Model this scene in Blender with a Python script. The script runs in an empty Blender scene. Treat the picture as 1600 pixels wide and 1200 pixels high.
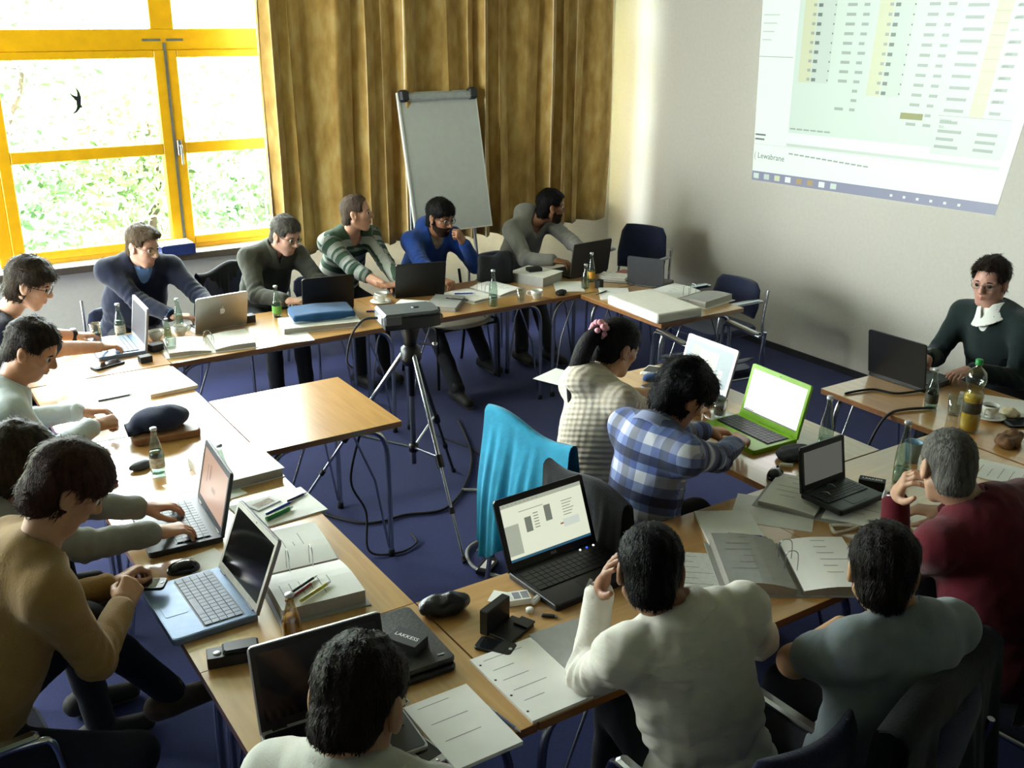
import bpy, math, random
import numpy as np
from mathutils import Vector, Matrix
random.seed(4)
SC = bpy.context.scene
COL = SC.collection
D = math.radians

# ---------------------------------------------------------------- camera
YAW, PITCH, ROLL, FPX = D(33.048), D(19.928), D(0.272), 1610.12
_f = Vector((math.sin(YAW)*math.cos(PITCH), math.cos(YAW)*math.cos(PITCH), -math.sin(PITCH)))
_r0 = Vector((math.cos(YAW), -math.sin(YAW), 0)); _u0 = _r0.cross(_f)
_r = math.cos(ROLL)*_r0 + math.sin(ROLL)*_u0
_u = -math.sin(ROLL)*_r0 + math.cos(ROLL)*_u0
cam = bpy.data.cameras.new('camera'); cam.sensor_width = 36; cam.lens = FPX/1600*36
cam.clip_start = .05; cam.clip_end = 200
co = bpy.data.objects.new('camera', cam); COL.objects.link(co)
co.matrix_world = Matrix(((_r.x, _u.x, -_f.x, 0), (_r.y, _u.y, -_f.y, 0), (_r.z, _u.z, -_f.z, 2.52), (0, 0, 0, 1)))
SC.camera = co

# ---------------------------------------------------------------- world, portals, exposure
SKY_STRENGTH = 29.0
w = bpy.data.worlds.new('sky'); SC.world = w; w.use_nodes = True
nt = w.node_tree; bg = nt.nodes['Background']
tc = nt.nodes.new('ShaderNodeTexCoord'); nz = nt.nodes.new('ShaderNodeTexNoise'); nz.inputs['Scale'].default_value = 2.2
cr = nt.nodes.new('ShaderNodeValToRGB')
cr.color_ramp.elements[0].position = .35; cr.color_ramp.elements[0].color = (.84, .92, 1, 1)
cr.color_ramp.elements[1].position = .7; cr.color_ramp.elements[1].color = (1, 1, 1, 1)
nt.links.new(tc.outputs['Generated'], nz.inputs['Vector']); nt.links.new(nz.outputs['Fac'], cr.inputs['Fac'])
nt.links.new(cr.outputs['Color'], bg.inputs['Color']); bg.inputs['Strength'].default_value = SKY_STRENGTH
SC.view_settings.view_transform = 'Standard'; SC.view_settings.look = 'None'
SC.view_settings.exposure = 0.85; SC.view_settings.gamma = 1.0; SC.view_settings.use_curve_mapping = False
SC.cycles.use_denoising = True
SC.cycles.max_bounces = 8; SC.cycles.diffuse_bounces = 4; SC.cycles.glossy_bounces = 4
SC.cycles.transparent_max_bounces = 12; SC.cycles.transmission_bounces = 6
SC.cycles.caustics_reflective = False; SC.cycles.caustics_refractive = False
SC.cycles.sample_clamp_indirect = 6
def portal(x0, x1, z0, z1, y, left=False):
    l = bpy.data.lights.new('window_portal', 'AREA'); l.shape = 'RECTANGLE'; l.size = x1-x0; l.size_y = z1-z0
    l.cycles.is_portal = True
    o = bpy.data.objects.new('window_portal', l); COL.objects.link(o)
    o.location = (y, (x0+x1)/2, (z0+z1)/2) if left else ((x0+x1)/2, y, (z0+z1)/2)
    o.rotation_euler = (-math.pi/2, 0, math.pi/2 if left else 0)
portal(-2.3, 5.52, .85, 2.95, 7.86); portal(4.9, 7.35, .85, 2.95, -2.56, True)

# ---------------------------------------------------------------- materials
def srgb(h):
    if not isinstance(h, str): return tuple(h)[:3]
    h = h.lstrip('#'); c = [int(h[i:i+2], 16)/255 for i in (0, 2, 4)]
    return tuple(x/12.92 if x <= .04045 else ((x+.055)/1.055)**2.4 for x in c)
MATS = {}
def mat(name, color='#808080', rough=.5, metal=0., var=.12, scale=30., bump=0., bscale=60., emit=0., spec=.5, trans=0., ior=1.45, coat=0., sheen=0., stretch=None, alpha=None):
    if name in MATS: return MATS[name]
    m = bpy.data.materials.new(name); m.use_nodes = True; MATS[name] = m
    n = m.node_tree.nodes; L = m.node_tree.links; b = n['Principled BSDF']
    c = srgb(color)
    tcn = n.new('ShaderNodeTexCoord'); mp = n.new('ShaderNodeMapping'); L.new(tcn.outputs['Object'], mp.inputs['Vector'])
    if stretch: mp.inputs['Scale'].default_value = stretch
    no = n.new('ShaderNodeTexNoise'); no.inputs['Scale'].default_value = scale; no.inputs['Detail'].default_value = 3
    L.new(mp.outputs['Vector'], no.inputs['Vector'])
    rp = n.new('ShaderNodeValToRGB'); e = rp.color_ramp.elements
    e[0].position = .3; e[1].position = .7
    e[0].color = (*[x*(1-var) for x in c], 1); e[1].color = (*[min(1, x*(1+var)) for x in c], 1)
    L.new(no.outputs['Fac'], rp.inputs['Fac']); L.new(rp.outputs['Color'], b.inputs['Base Color'])
    b.inputs['Roughness'].default_value = rough; b.inputs['Metallic'].default_value = metal
    b.inputs['Specular IOR Level'].default_value = spec; b.inputs['IOR'].default_value = ior
    b.inputs['Transmission Weight'].default_value = trans; b.inputs['Coat Weight'].default_value = coat
    b.inputs['Sheen Weight'].default_value = sheen
    if alpha is not None: b.inputs['Alpha'].default_value = alpha
    if emit:
        L.new(rp.outputs['Color'], b.inputs['Emission Color']); b.inputs['Emission Strength'].default_value = emit
    if bump:
        n2 = n.new('ShaderNodeTexNoise'); n2.inputs['Scale'].default_value = bscale; n2.inputs['Detail'].default_value = 4
        L.new(mp.outputs['Vector'], n2.inputs['Vector'])
        bp = n.new('ShaderNodeBump'); bp.inputs['Strength'].default_value = bump; bp.inputs['Distance'].default_value = .01
        L.new(n2.outputs['Fac'], bp.inputs['Height']); L.new(bp.outputs['Normal'], b.inputs['Normal'])
    return m
def glassmat(name, tint='#ffffff', refl=.06, rough=.02):
    if name in MATS: return MATS[name]
    m = bpy.data.materials.new(name); m.use_nodes = True; MATS[name] = m
    n = m.node_tree.nodes; L = m.node_tree.links; n.remove(n['Principled BSDF'])
    t = n.new('ShaderNodeBsdfTransparent'); g = n.new('ShaderNodeBsdfGlossy'); g.inputs['Roughness'].default_value = rough
    no = n.new('ShaderNodeTexNoise'); no.inputs['Scale'].default_value = 8
    rp = n.new('ShaderNodeValToRGB'); c = srgb(tint)
    rp.color_ramp.elements[0].color = (*[x*.96 for x in c], 1); rp.color_ramp.elements[1].color = (*c, 1)
    L.new(no.outputs['Fac'], rp.inputs['Fac']); L.new(rp.outputs['Color'], t.inputs['Color'])
    lw = n.new('ShaderNodeLayerWeight'); lw.inputs['Blend'].default_value = .5
    pw_ = n.new('ShaderNodeMath'); pw_.operation = 'POWER'; pw_.inputs[1].default_value = 2.6; L.new(lw.outputs['Facing'], pw_.inputs[0])
    ml = n.new('ShaderNodeMath'); ml.operation = 'MULTIPLY_ADD'; ml.inputs[1].default_value = .75; ml.inputs[2].default_value = refl*.6; L.new(pw_.outputs[0], ml.inputs[0])
    ad = ml
    mx = n.new('ShaderNodeMixShader'); L.new(ad.outputs[0], mx.inputs[0]); L.new(t.outputs[0], mx.inputs[1]); L.new(g.outputs[0], mx.inputs[2])
    L.new(mx.outputs[0], n['Material Output'].inputs['Surface'])
    return m
def emis(name, color, s=1.):
    if name in MATS: return MATS[name]
    m = bpy.data.materials.new(name); m.use_nodes = True; MATS[name] = m
    b = m.node_tree.nodes['Principled BSDF']; c = srgb(color); n = m.node_tree.nodes; L = m.node_tree.links
    no = n.new('ShaderNodeTexNoise'); no.inputs['Scale'].default_value = 5
    rp = n.new('ShaderNodeValToRGB'); rp.color_ramp.elements[0].color = (*[x*.95 for x in c], 1); rp.color_ramp.elements[1].color = (*c, 1)
    L.new(no.outputs['Fac'], rp.inputs['Fac']); L.new(rp.outputs['Color'], b.inputs['Emission Color'])
    b.inputs['Base Color'].default_value = (.02, .02, .02, 1); b.inputs['Emission Strength'].default_value = s*.62
    b.inputs['Roughness'].default_value = .35
    return m
def wood(name, c1, c2, rough=.28, along='X'):
    m = bpy.data.materials.new(name); m.use_nodes = True; MATS[name] = m
    n = m.node_tree.nodes; L = m.node_tree.links; b = n['Principled BSDF']
    tcn = n.new('ShaderNodeTexCoord'); mp = n.new('ShaderNodeMapping'); L.new(tcn.outputs['Object'], mp.inputs['Vector'])
    mp.inputs['Scale'].default_value = (1.2, 14, 14) if along == 'X' else (14, 1.2, 14)
    no = n.new('ShaderNodeTexNoise'); no.inputs['Scale'].default_value = 3; no.inputs['Detail'].default_value = 6; no.inputs['Distortion'].default_value = .6
    L.new(mp.outputs['Vector'], no.inputs['Vector'])
    rp = n.new('ShaderNodeValToRGB'); rp.color_ramp.elements[0].position = .3; rp.color_ramp.elements[1].position = .72
    rp.color_ramp.elements[0].color = (*srgb(c1), 1); rp.color_ramp.elements[1].color = (*srgb(c2), 1)
    L.new(no.outputs['Fac'], rp.inputs['Fac']); L.new(rp.outputs['Color'], b.inputs['Base Color'])
    b.inputs['Roughness'].default_value = rough; b.inputs['Specular IOR Level'].default_value = .6
    b.inputs['Coat Weight'].default_value = 1.; b.inputs['Coat Roughness'].default_value = .16; b.inputs['Coat IOR'].default_value = 1.75
    return m
WOOD_X = wood('beech_veneer_x', '#b98a4c', '#cb9d5f'); WOOD_Y = wood('beech_veneer_y', '#b98a4c', '#cb9d5f', along='Y')
EDGE = wood('beech_edge', '#7d4d1c', '#95602a', .45)
CHROME = mat('chrome_tube', '#b9bcc0', .22, 1., .05)
STEEL = mat('grey_steel', '#8d8f90', .4, .8, .08)
BLACKP = mat('black_plastic', '#0c0c0d', .38, 0, .2, 40)
BLACKR = mat('black_rubber', '#101012', .7, 0, .2, 40)
BLACKF = mat('black_fabric', '#0d0e12', .9, 0, .3, 60, .3, 160)
DKGREY = mat('dark_grey_plastic', '#2b2c2e', .45, 0, .12)
SILVER = mat('silver_plastic', '#b4b5b6', .35, .4, .05)
WHITEP = mat('white_plastic', '#e6e5df', .4, 0, .04)
PAPER = mat('white_paper', '#efeee9', .75, 0, .03, 12, spec=.2)
PAPERG = mat('printed_paper', '#dcdbd6', .8, 0, .08, 60, spec=.2)
PAPEREDGE = mat('paper_block_edge', '#a8a49c', .85, 0, .25, 90, stretch=(1, 1, 30))
BINDG = mat('grey_binder_board', '#9b9b97', .6, 0, .05)
BINDW = mat('white_binder_board', '#dddcd5', .45, 0, .04)
INK = mat('print_ink', '#8b8b90', .8, 0, .2)
GLASS = glassmat('bottle_glass', '#dceae2', .16)
GLASSC = glassmat('clear_glass', '#eef3f0', .14)
SEATBLUE = mat('navy_upholstery', '#131a38', .92, 0, .25, 90, .3, 220, sheen=.2)
WHITETEXT = mat('white_lettering', '#e8e8e8', .6, 0, .03)

# ---------------------------------------------------------------- objects
def link(name, me, parent=None, loc=None, rot=None):
    o = bpy.data.objects.new(name, me); COL.objects.link(o)
    if parent is not None: o.parent = parent
    if loc is not None: o.location = loc
    if rot is not None: o.rotation_euler = rot
    return o
def tag(o, label=None, cat=None, group=None, kind=None):
    if label: o['label'] = label
    if cat: o['category'] = cat
    if group: o['group'] = group
    if kind: o['kind'] = kind
    return o
def thing(name, label, cat, loc=(0, 0, 0), rz=0., group=None):
    return tag(link(name, None, None, loc, (0, 0, rz)), label, cat, group)
def copy_tree(o, parent=None):
    c = o.copy(); COL.objects.link(c)
    if parent is not None: c.parent = parent
    for ch in o.children: copy_tree(ch, c)
    return c
def setmats(me, ms):
    for m in (ms if isinstance(ms, (list, tuple)) else [ms]): me.materials.append(m)
def fastmesh(name, V, Q, mats, mi=None, smooth=True, attrs=None):
    me = bpy.data.meshes.new(name); V = np.ascontiguousarray(V, np.float32); Q = np.ascontiguousarray(Q, np.int32)
    me.vertices.add(len(V)); me.vertices.foreach_set('co', V.ravel())
    me.loops.add(Q.size); me.loops.foreach_set('vertex_index', Q.ravel())
    me.polygons.add(len(Q)); me.polygons.foreach_set('loop_start', np.arange(0, Q.size, 4, dtype=np.int32))
    if mi is not None: me.polygons.foreach_set('material_index', np.ascontiguousarray(mi, np.int32))
    me.polygons.foreach_set('use_smooth', np.full(len(Q), smooth))
    me.update(calc_edges=True)
    for k, a in (attrs or {}).items():
        at = me.attributes.new(k, 'FLOAT', 'POINT'); at.data.foreach_set('value', np.ascontiguousarray(a, np.float32))
    setmats(me, mats); me.validate()
    return me
class MB:
    def __init__(s): s.v = []; s.f = []; s.m = []; s.s = []
    def add(s, vs, fs, mi=0, M=None, sm=False):
        b = len(s.v)
        s.v += [tuple(M @ Vector(v)) for v in vs] if M is not None else [tuple(v) for v in vs]
        s.f += [tuple(b+i for i in f) for f in fs]; s.m += [mi]*len(fs); s.s += [sm]*len(fs); return s
    def box(s, x0, x1, y0, y1, z0, z1, mi=0, M=None, c=0.):
        if c <= 0:
            vs = [(x, y, z) for x in (x0, x1) for y in (y0, y1) for z in (z0, z1)]
            fs = [(0, 1, 3, 2), (4, 6, 7, 5), (0, 4, 5, 1), (2, 3, 7, 6), (0, 2, 6, 4), (1, 5, 7, 3)]
            return s.add(vs, fs, mi, M)
        c = min(c, (x1-x0)/2.01, (y1-y0)/2.01, (z1-z0)/2.01)
        prof = [(x0, y0, c), ]
        rings = []
        for (z, i) in ((z0, c), (z0+c, 0), (z1-c, 0), (z1, c)):
            a0, a1, b0, b1 = x0+i, x1-i, y0+i, y1-i; k = c
            rings.append([(a0+k, b0, z), (a1-k, b0, z), (a1, b0+k, z), (a1, b1-k, z), (a1-k, b1, z), (a0+k, b1, z), (a0, b1-k, z), (a0, b0+k, z)])
        vs = [p for r in rings for p in r]; fs = [tuple(range(7, -1, -1)), tuple(range(24, 32))]
        for r in range(3):
            for i in range(8): fs.append((r*8+i, r*8+(i+1) % 8, r*8+8+(i+1) % 8, r*8+8+i))
        return s.add(vs, fs, mi, M)
    def rrect(s, x0, x1, y0, y1, z0, z1, r, mi=0, M=None, n=4, bev=0.):
        pts = []
        for cx, cy, a in ((x1-r, y1-r, 0), (x0+r, y1-r, 90), (x0+r, y0+r, 180), (x1-r, y0+r, 270)):
            for i in range(n+1):
                t = D(a+90*i/n); pts.append((cx+r*math.cos(t), cy+r*math.sin(t)))
        return s.prism(pts, z0, z1, mi, M, bev)
    def prism(s, pts, z0, z1, mi=0, M=None, bev=0.):
        n = len(pts); cx = sum(p[0] for p in pts)/n; cy = sum(p[1] for p in pts)/n
        def ring(z, b):
            out = []
            for x, y in pts:
                dx, dy = cx-x, cy-y; l = math.hypot(dx, dy) or 1
                out.append((x+dx/l*b, y+dy/l*b, z))
            return out
        rs = [ring(z0, 0), ring(z1, 0)] if bev <= 0 else [ring(z0, bev), ring(z0+bev, 0), ring(z1-bev, 0), ring(z1, bev)]
        vs = [p for r in rs for p in r]; k = len(rs); fs = [tuple(range(n-1, -1, -1)), tuple(range((k-1)*n, k*n))]
        for r in range(k-1):
            for i in range(n): fs.append((r*n+i, r*n+(i+1) % n, r*n+n+(i+1) % n, r*n+n+i))
        return s.add(vs, fs, mi, M)
    def tube(s, path, r, mi=0, M=None, n=8, cap=True):
        P = [Vector(p) for p in path]; R = r if isinstance(r, (list, tuple)) else [r]*len(P)
        vs = []; fs = []; up = None
        for i, p in enumerate(P):
            t = (P[min(i+1, len(P)-1)]-P[max(i-1, 0)]).normalized()
            if up is None:
                a = Vector((0, 0, 1)) if abs(t.z) < .9 else Vector((1, 0, 0)); up = t.cross(a).normalized()
            up = (up - t*up.dot(t)).normalized(); w2 = t.cross(up)
            for k in range(n):
                a = 2*math.pi*k/n; vs.append(tuple(p+(up*math.cos(a)+w2*math.sin(a))*R[i]))
        for i in range(len(P)-1):
            for k in range(n): fs.append((i*n+k, i*n+(k+1) % n, i*n+n+(k+1) % n, i*n+n+k))
        s.add(vs, fs, mi, M, True)
        if cap:
            b = len(vs)
            s.add(vs[:n], [tuple(range(n-1, -1, -1))], mi, M); s.add(vs[b-n:], [tuple(range(n))], mi, M)
        return s
    def lathe(s, prof, mi=0, M=None, n=20, mis=None):
        vs = []; 
        for r, z in prof:
            for k in range(n):
                a = 2*math.pi*k/n; vs.append((r*math.cos(a), r*math.sin(a), z))
        for i in range(len(prof)-1):
            fs = [(i*n+k, i*n+(k+1) % n, i*n+n+(k+1) % n, i*n+n+k) for k in range(n)]
            if i == 0: b = len(s.v); s.add(vs, [], 0, M)
            s.f += [tuple(b+q for q in f) for f in fs]; s.m += [mis[i] if mis else mi]*n; s.s += [True]*n
        return s
    def mesh(s, name, mats):
        me = bpy.data.meshes.new(name); me.from_pydata(s.v, [], s.f); setmats(me, mats)
        me.polygons.foreach_set('material_index', s.m); me.polygons.foreach_set('use_smooth', s.s); me.update(); return me
    def build(s, name, mats, parent=None, loc=None, rot=None):
        return link(name, s.mesh(name, mats), parent, loc, rot)
def T(x=0, y=0, z=0): return Matrix.Translation((x, y, z))
def RX(a): return Matrix.Rotation(D(a), 4, 'X')
def RY(a): return Matrix.Rotation(D(a), 4, 'Y')
def RZ(a): return Matrix.Rotation(D(a), 4, 'Z')
def text(name, body, size, mt, parent=None, M=None, ext=.0004, align='CENTER'):
    c = bpy.data.curves.new(name, 'FONT'); c.body = body; c.size = size; c.extrude = ext; c.align_x = align; c.align_y = 'CENTER'
    c.resolution_u = 3; c.materials.append(mt)
    o = bpy.data.objects.new(name, c); COL.objects.link(o)
    dg = bpy.context.evaluated_depsgraph_get(); me = bpy.data.meshes.new_from_object(o.evaluated_get(dg))
    bpy.data.objects.remove(o); bpy.data.curves.remove(c)
    o = bpy.data.objects.new(name, me); COL.objects.link(o)
    if parent is not None: o.parent = parent
    if M is not None: o.matrix_local = M
    return o
def bez(pts, n=6):
    out = []; P = [Vector(p) for p in pts]
    for i in range(len(P)-1):
        p0, p1, p2, p3 = P[max(i-1, 0)], P[i], P[i+1], P[min(i+2, len(P)-1)]
        for k in range(n):
            t = k/n; out.append(.5*((2*p1)+(p2-p0)*t+(2*p0-5*p1+4*p2-p3)*t*t+(3*p1-p0-3*p2+p3)*t**3))
    out.append(P[-1]); return out
# ================================================================ the room
CARPET = mat('blue_carpet', '#0b1c58', .95, 0, .3, 120, .35, 400, sheen=.1)
WALLM = mat('white_wall_paint', '#c9c5bb', .85, 0, .03, 40, .08, 180, spec=.2)
WALLD = mat('brown_wood_panelling', '#3a2c20', .6, 0, .15, 6, stretch=(10, 10, 1))
CEILM = mat('ceiling_paint', '#bdbab2', .9, 0, .03, 20, .05, 120)
YEL = mat('yellow_window_paint', '#cf9a00', .4, 0, .06, 14)
SILLM = mat('stone_sill', '#d9d3c8', .35, 0, .08, 40)
SILLE = mat('sill_edge', '#4a4038', .6, 0, .2, 60)
def struct(name, mb, m, label, cat):
    o = mb.build(name, m); return tag(o, label, cat, kind='structure')
struct('floor', MB().box(-2.6, 6.15, -5.2, 7.9, -.1, 0), CARPET, 'dark blue carpet floor of the seminar room', 'floor')
struct('ceiling', MB().box(-2.6, 6.15, -5.2, 7.9, 3.1, 3.2), CEILM, 'off-white ceiling above the seminar room', 'ceiling')
struct('wall_right', MB().box(6.0, 6.15, -5.2, 7.9, 0, 3.1), WALLM, 'plain off-white wall carrying the projected picture', 'wall')
struct('wall_left', MB().box(-2.6, -2.3, -5.2, 7.9, 0, .81).box(-2.6, -2.3, -5.2, 7.9, 2.95, 3.1).box(-2.6, -2.3, -5.2, 4.86, .81, 2.95).box(-2.6, -2.3, 7.36, 7.9, .81, 2.95), WALLM, 'off-white wall under the windows left of the room', 'wall')
struct('wall_rear', MB().box(-2.3, 6.0, -5.2, -5.05, 0, 3.1), WALLM, 'off-white wall behind the camera', 'wall')
WZ0, WZ1 = .85, 2.95
m = MB().box(-2.3, 6.0, 7.58, 7.9, 0, WZ0-.04).box(-2.3, 6.0, 7.58, 7.9, WZ1, 3.1).box(5.525, 6.0, 7.58, 7.9, WZ0-.04, WZ1)
struct('wall_window', m, WALLM, 'off-white wall under and around the yellow framed windows', 'wall')
struct('baseboard_right', MB().box(5.985, 6.0, -5.05, 7.58, 0, .05), mat('dark_skirting', '#15151a', .6), 'thin black skirting along the right wall', 'baseboard')
o = struct('trim_1', MB().box(-2.3, 5.84, 7.46, 7.66, WZ0-.045, WZ0, 0).box(-2.3, 5.84, 7.454, 7.46, WZ0-.05, WZ0-.004, 1), [SILLM, SILLE], 'pale stone window sill with dark front edge', 'sill')
PANE = glassmat('window_glass', '#fbfffd', .05)
def window(n, x0, label, left=False, W=2.48):
    xs = x0+W
    root = tag(link('window_%d' % n, None, None, (-2.45, x0, 0) if left else (x0, 7.66, 0), (0, 0, math.pi/2 if left else 0)), label, 'window', kind='structure')
    y0, y1 = -.035, .035
    fr = MB()
    for a, b in ((0, .085), (W-.085, W)): fr.box(a, b, y0, y1, WZ0, WZ1, c=.004)
    fr.box(.085, W-.085, y0, y1, 2.25, 2.39, c=.004).box(.085, W-.085, y0, y1, WZ0, WZ0+.03, c=.003).box(.085, W-.085, y0, y1, WZ1-.06, WZ1, c=.004)
    fr.box(1.165, 1.325, y0, y1, 2.39, WZ1-.06, c=.004)
    fr.build('window_frame', YEL, root)
    for (a, b) in ((.085, 1.243), (1.247, W-.085)):
        s = MB(); z0, z1 = WZ0+.03, 2.25; t = .078
        s.box(a, a+t, y0-.012, y1-.01, z0, z1, c=.005).box(b-t, b, y0-.012, y1-.01, z0, z1, c=.005)
        s.box(a+t, b-t, y0-.012, y1-.01, z0, z0+.06, c=.005).box(a+t, b-t, y0-.012, y1-.01, z1-.05, z1, c=.005)
        s.box(a+t, b-t, y0-.012, y1-.01, 1.54, 1.62, c=.005)
        so = s.build('sash', YEL, root)
        for (p, q) in ((z0+.06, 1.54), (1.62, z1-.05)): MB().box(a+t, b-t, .0, .006, p, q).build('pane', PANE, so)
    for (a, b) in ((.085, 1.165), (1.325, W-.085)): MB().box(a, b, 0, .006, 2.39, WZ1-.06).build('pane', PANE, root)
    g = MB().box(1.235, 1.255, -.052, -.046, WZ0+.03, 2.25).build('sash_gap', mat('grey_seal', '#5d5a4a', .7), root)
    h = MB().box(1.262, 1.292, -.062, -.047, 1.53, 1.64, c=.004).tube([(1.277, -.062, 1.6), (1.277, -.1, 1.6), (1.277, -.1, 1.58), (1.277, -.1, 1.47)], .009)
    h.build('handle', STEEL, root)
    k = MB().box(1.1, 1.225, -.04, -.033, 2.31, 2.325).box(1.265, 1.38, -.04, -.033, 2.31, 2.325).box(1.235, 1.256, -.04, -.033, 2.2, 2.3)
    k.build('hinge', STEEL, root)
    return root
window(1, .82, 'yellow framed window with the bird sticker on its left pane')
window(2, 3.32, 'yellow framed window hidden behind the golden curtain', W=2.2)
window(3, -1.68, 'yellow framed window beyond the left edge of view')
window(4, 4.87, 'yellow framed window in the wall left of the room', True)
# bird sticker
pts = [(.00, .085), (.022, .05), (.03, .01), (.022, -.03), (.03, -.055), (.016, -.055), (-.01, -.085), (-.045, -.095), (-.02, -.075), (-.005, -.05), (-.005, -.01), (-.03, .02), (-.048, .05), (-.018, .028), (.004, .02), (.008, .05)]
n_ = len(pts); vs = [(x, y, z) for y in (0, .002) for x, z in pts]
b = MB().add(vs, [tuple(range(n_)), tuple(range(2*n_-1, n_-1, -1))]+[(i, i+n_, (i+1) % n_+n_, (i+1) % n_) for i in range(n_)])
tag(b.build('bird_sticker', mat('black_sticker', '#10151a', .6), None, (1.455, 7.655, 1.94)), 'black swallow silhouette stuck on the upper left window pane', 'sticker')

# curtain
def curtain():
    nx, nz = 420, 24; x0, x1, z0, z1 = 2.61, 5.69, .775, 3.02
    rs = np.random.RandomState(3); V = []
    fx = np.linspace(0, 1, nx)
    ph = np.cumsum(1+.55*np.sin(fx*23+1)+.35*rs.randn(nx).cumsum()/12*.3); ph = ph/ph[-1]*2*np.pi*15
    amp = .05*(.75+.35*np.sin(fx*31+2)+.2*np.sin(fx*57))
    for k in range(nz):
        t = k/(nz-1); z = z0+(z1-z0)*t
        a = amp*(1.12-.35*t); 
        y = 7.25 + a*np.sin(ph+.25*np.sin(t*3+fx*9)) + .012*np.sin(ph*.37+t*4)
        x = x0+(x1-x0)*fx + .018*np.sin(2*ph+1.)+.01*np.sin(t*5+fx*12)*(1-t)
        zz = z + (1-t)**6*(.018*np.sin(fx*7)+.01*np.sin(ph))
        V.append(np.stack([x, y, zz], 1))
    V = np.concatenate(V); V2 = V+np.array([0, .004, 0]); n = len(V)
    Q = []
    for k in range(nz-1):
        i = np.arange(nx-1)+k*nx; Q.append(np.stack([i, i+1, i+1+nx, i+nx], 1)); Q.append(np.stack([i+n, i+nx+n, i+1+nx+n, i+1+n], 1))
    i = np.arange(nx-1); Q.append(np.stack([i, i+n, i+1+n, i+1], 1))
    Qa = np.concatenate(Q); return fastmesh('curtain', np.concatenate([V, V2]), Qa, [CURT, mat('pale_curtain_lining', '#e6dcc2', .9)], (Qa.min(1) >= n).astype(int))
CURT = bpy.data.materials.new('golden_curtain_cloth'); CURT.use_nodes = True
n = CURT.node_tree.nodes; L = CURT.node_tree.links; bs = n['Principled BSDF']
tcn = n.new('ShaderNodeTexCoord'); mp = n.new('ShaderNodeMapping'); mp.inputs['Scale'].default_value = (9, 9, 3.5); L.new(tcn.outputs['Object'], mp.inputs['Vector'])
no = n.new('ShaderNodeTexNoise'); no.inputs['Scale'].default_value = 1.6; no.inputs['Detail'].default_value = 7; L.new(mp.outputs['Vector'], no.inputs['Vector'])
rp = n.new('ShaderNodeValToRGB'); L.new(no.outputs['Fac'], rp.inputs['Fac'])
for i, (p, c) in enumerate(((.25, '#9c7532'), (.5, '#ba954e'), (.78, '#d2b676'))):
    e = rp.color_ramp.elements[i] if i < 2 else rp.color_ramp.elements.new(p)
    e.position = p; e.color = (*srgb(c), 1)
L.new(rp.outputs['Color'], bs.inputs['Base Color']); bs.inputs['Roughness'].default_value = .85; bs.inputs['Sheen Weight'].default_value = .2
tr = n.new('ShaderNodeBsdfTranslucent'); L.new(rp.outputs['Color'], tr.inputs['Color'])
mx = n.new('ShaderNodeMixShader'); mx.inputs[0].default_value = .1; L.new(bs.outputs[0], mx.inputs[1]); L.new(tr.outputs[0], mx.inputs[2])
L.new(mx.outputs[0], n['Material Output'].inputs['Surface'])
cu = thing('curtain', 'long golden brown curtain hanging in folds beside the window', 'curtain', (0, 0, 0))
link('cloth', curtain(), cu)
MB().tube([(2.6, 7.25, 3.05), (5.84, 7.25, 3.05)], .014).build('rail', STEEL, cu)

# outside: bank, bushes, branches
tag(MB().add([(-9, 8.0, -.6), (12, 8.0, -.6), (12, 11.5, .2), (-9, 11.5, .2), (12, 16, 2.2), (-9, 16, 2.2), (12, 24, 3.2), (-9, 24, 3.2)], [(0, 1, 2, 3), (3, 2, 4, 5), (5, 4, 6, 7)]).build('garden_bank', mat('garden_grass', '#7c9a55', .95, 0, .35, 9)), 'sloping overgrown garden bank outside the window', 'ground', kind='structure')
LEAF = mat('pale_green_leaf', '#62805a', .6, 0, .5, 4); LEAF2 = mat('olive_leaf', '#74885c', .6, 0, .45, 4); TWIG = mat('pale_twig', '#b7aa98', .8, 0, .25, 9); TRUNK = mat('brown_branch', '#4d4033', .9, 0, .3, 12)
def bush(x, y, z, rx, rz, nl, label, seed, lm, trunk=True):
    rs = np.random.RandomState(seed); root = thing('garden_bush', label, 'bush', (x, y, z), 0, 'bushes in the garden outside')
    c = rs.randn(nl, 3); c /= np.linalg.norm(c, axis=1)[:, None]; c *= (rs.rand(nl, 1)**.45)*np.array([rx, rx*.5, rz]); c[:, 2] += rz*.9
    a = rs.randn(nl, 3); a /= np.linalg.norm(a, axis=1)[:, None]; b = np.cross(a, rs.randn(nl, 3)); b /= np.linalg.norm(b, axis=1)[:, None]
    s = (.03+.05*rs.rand(nl, 1)); V = np.stack([c-a*s, c+b*s*.5, c+a*s, c-b*s*.5], 1).reshape(-1, 3)
    lv = link('leaves', fastmesh('leaves', V, np.arange(nl*4).reshape(-1, 4), lm, smooth=False), root); lv['kind'] = 'stuff'
    mb = MB()
    for i in range(20):
        p = Vector((rs.randn()*.15*rx, rs.randn()*.1, 0)); d = Vector((rs.randn()*.5, rs.randn()*.25, 1)).normalized(); path = [p]
        for k in range(7):
            d = (d+Vector((rs.randn()*.4, rs.randn()*.2, rs.randn()*.25-.05))).normalized(); p = p+d*rz*.25; path.append(p)
        mb.tube(bez(path, 3), [.009]*22, n=5)
    tw = mb.build('twigs', TWIG, root); tw['kind'] = 'stuff'
    if trunk:
        MB().tube(bez([(0, 0, -.3), (.05*rx, 0, rz*.4), (.18*rx, .05, rz*.9), (.1*rx, 0, rz*1.4)], 4), [.05-.003*i for i in range(13)], n=7).build('trunk', TRUNK, root)
bush(.9, 10.6, -.1, 1.1, 1.0, 2600, 'leafy garden bush with pale bent twigs, behind the left pane', 1, LEAF)
bush(2.6, 10.9, 0, 1.0, 1.05, 2400, 'green garden bush behind the middle of the window', 2, LEAF2)
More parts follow.
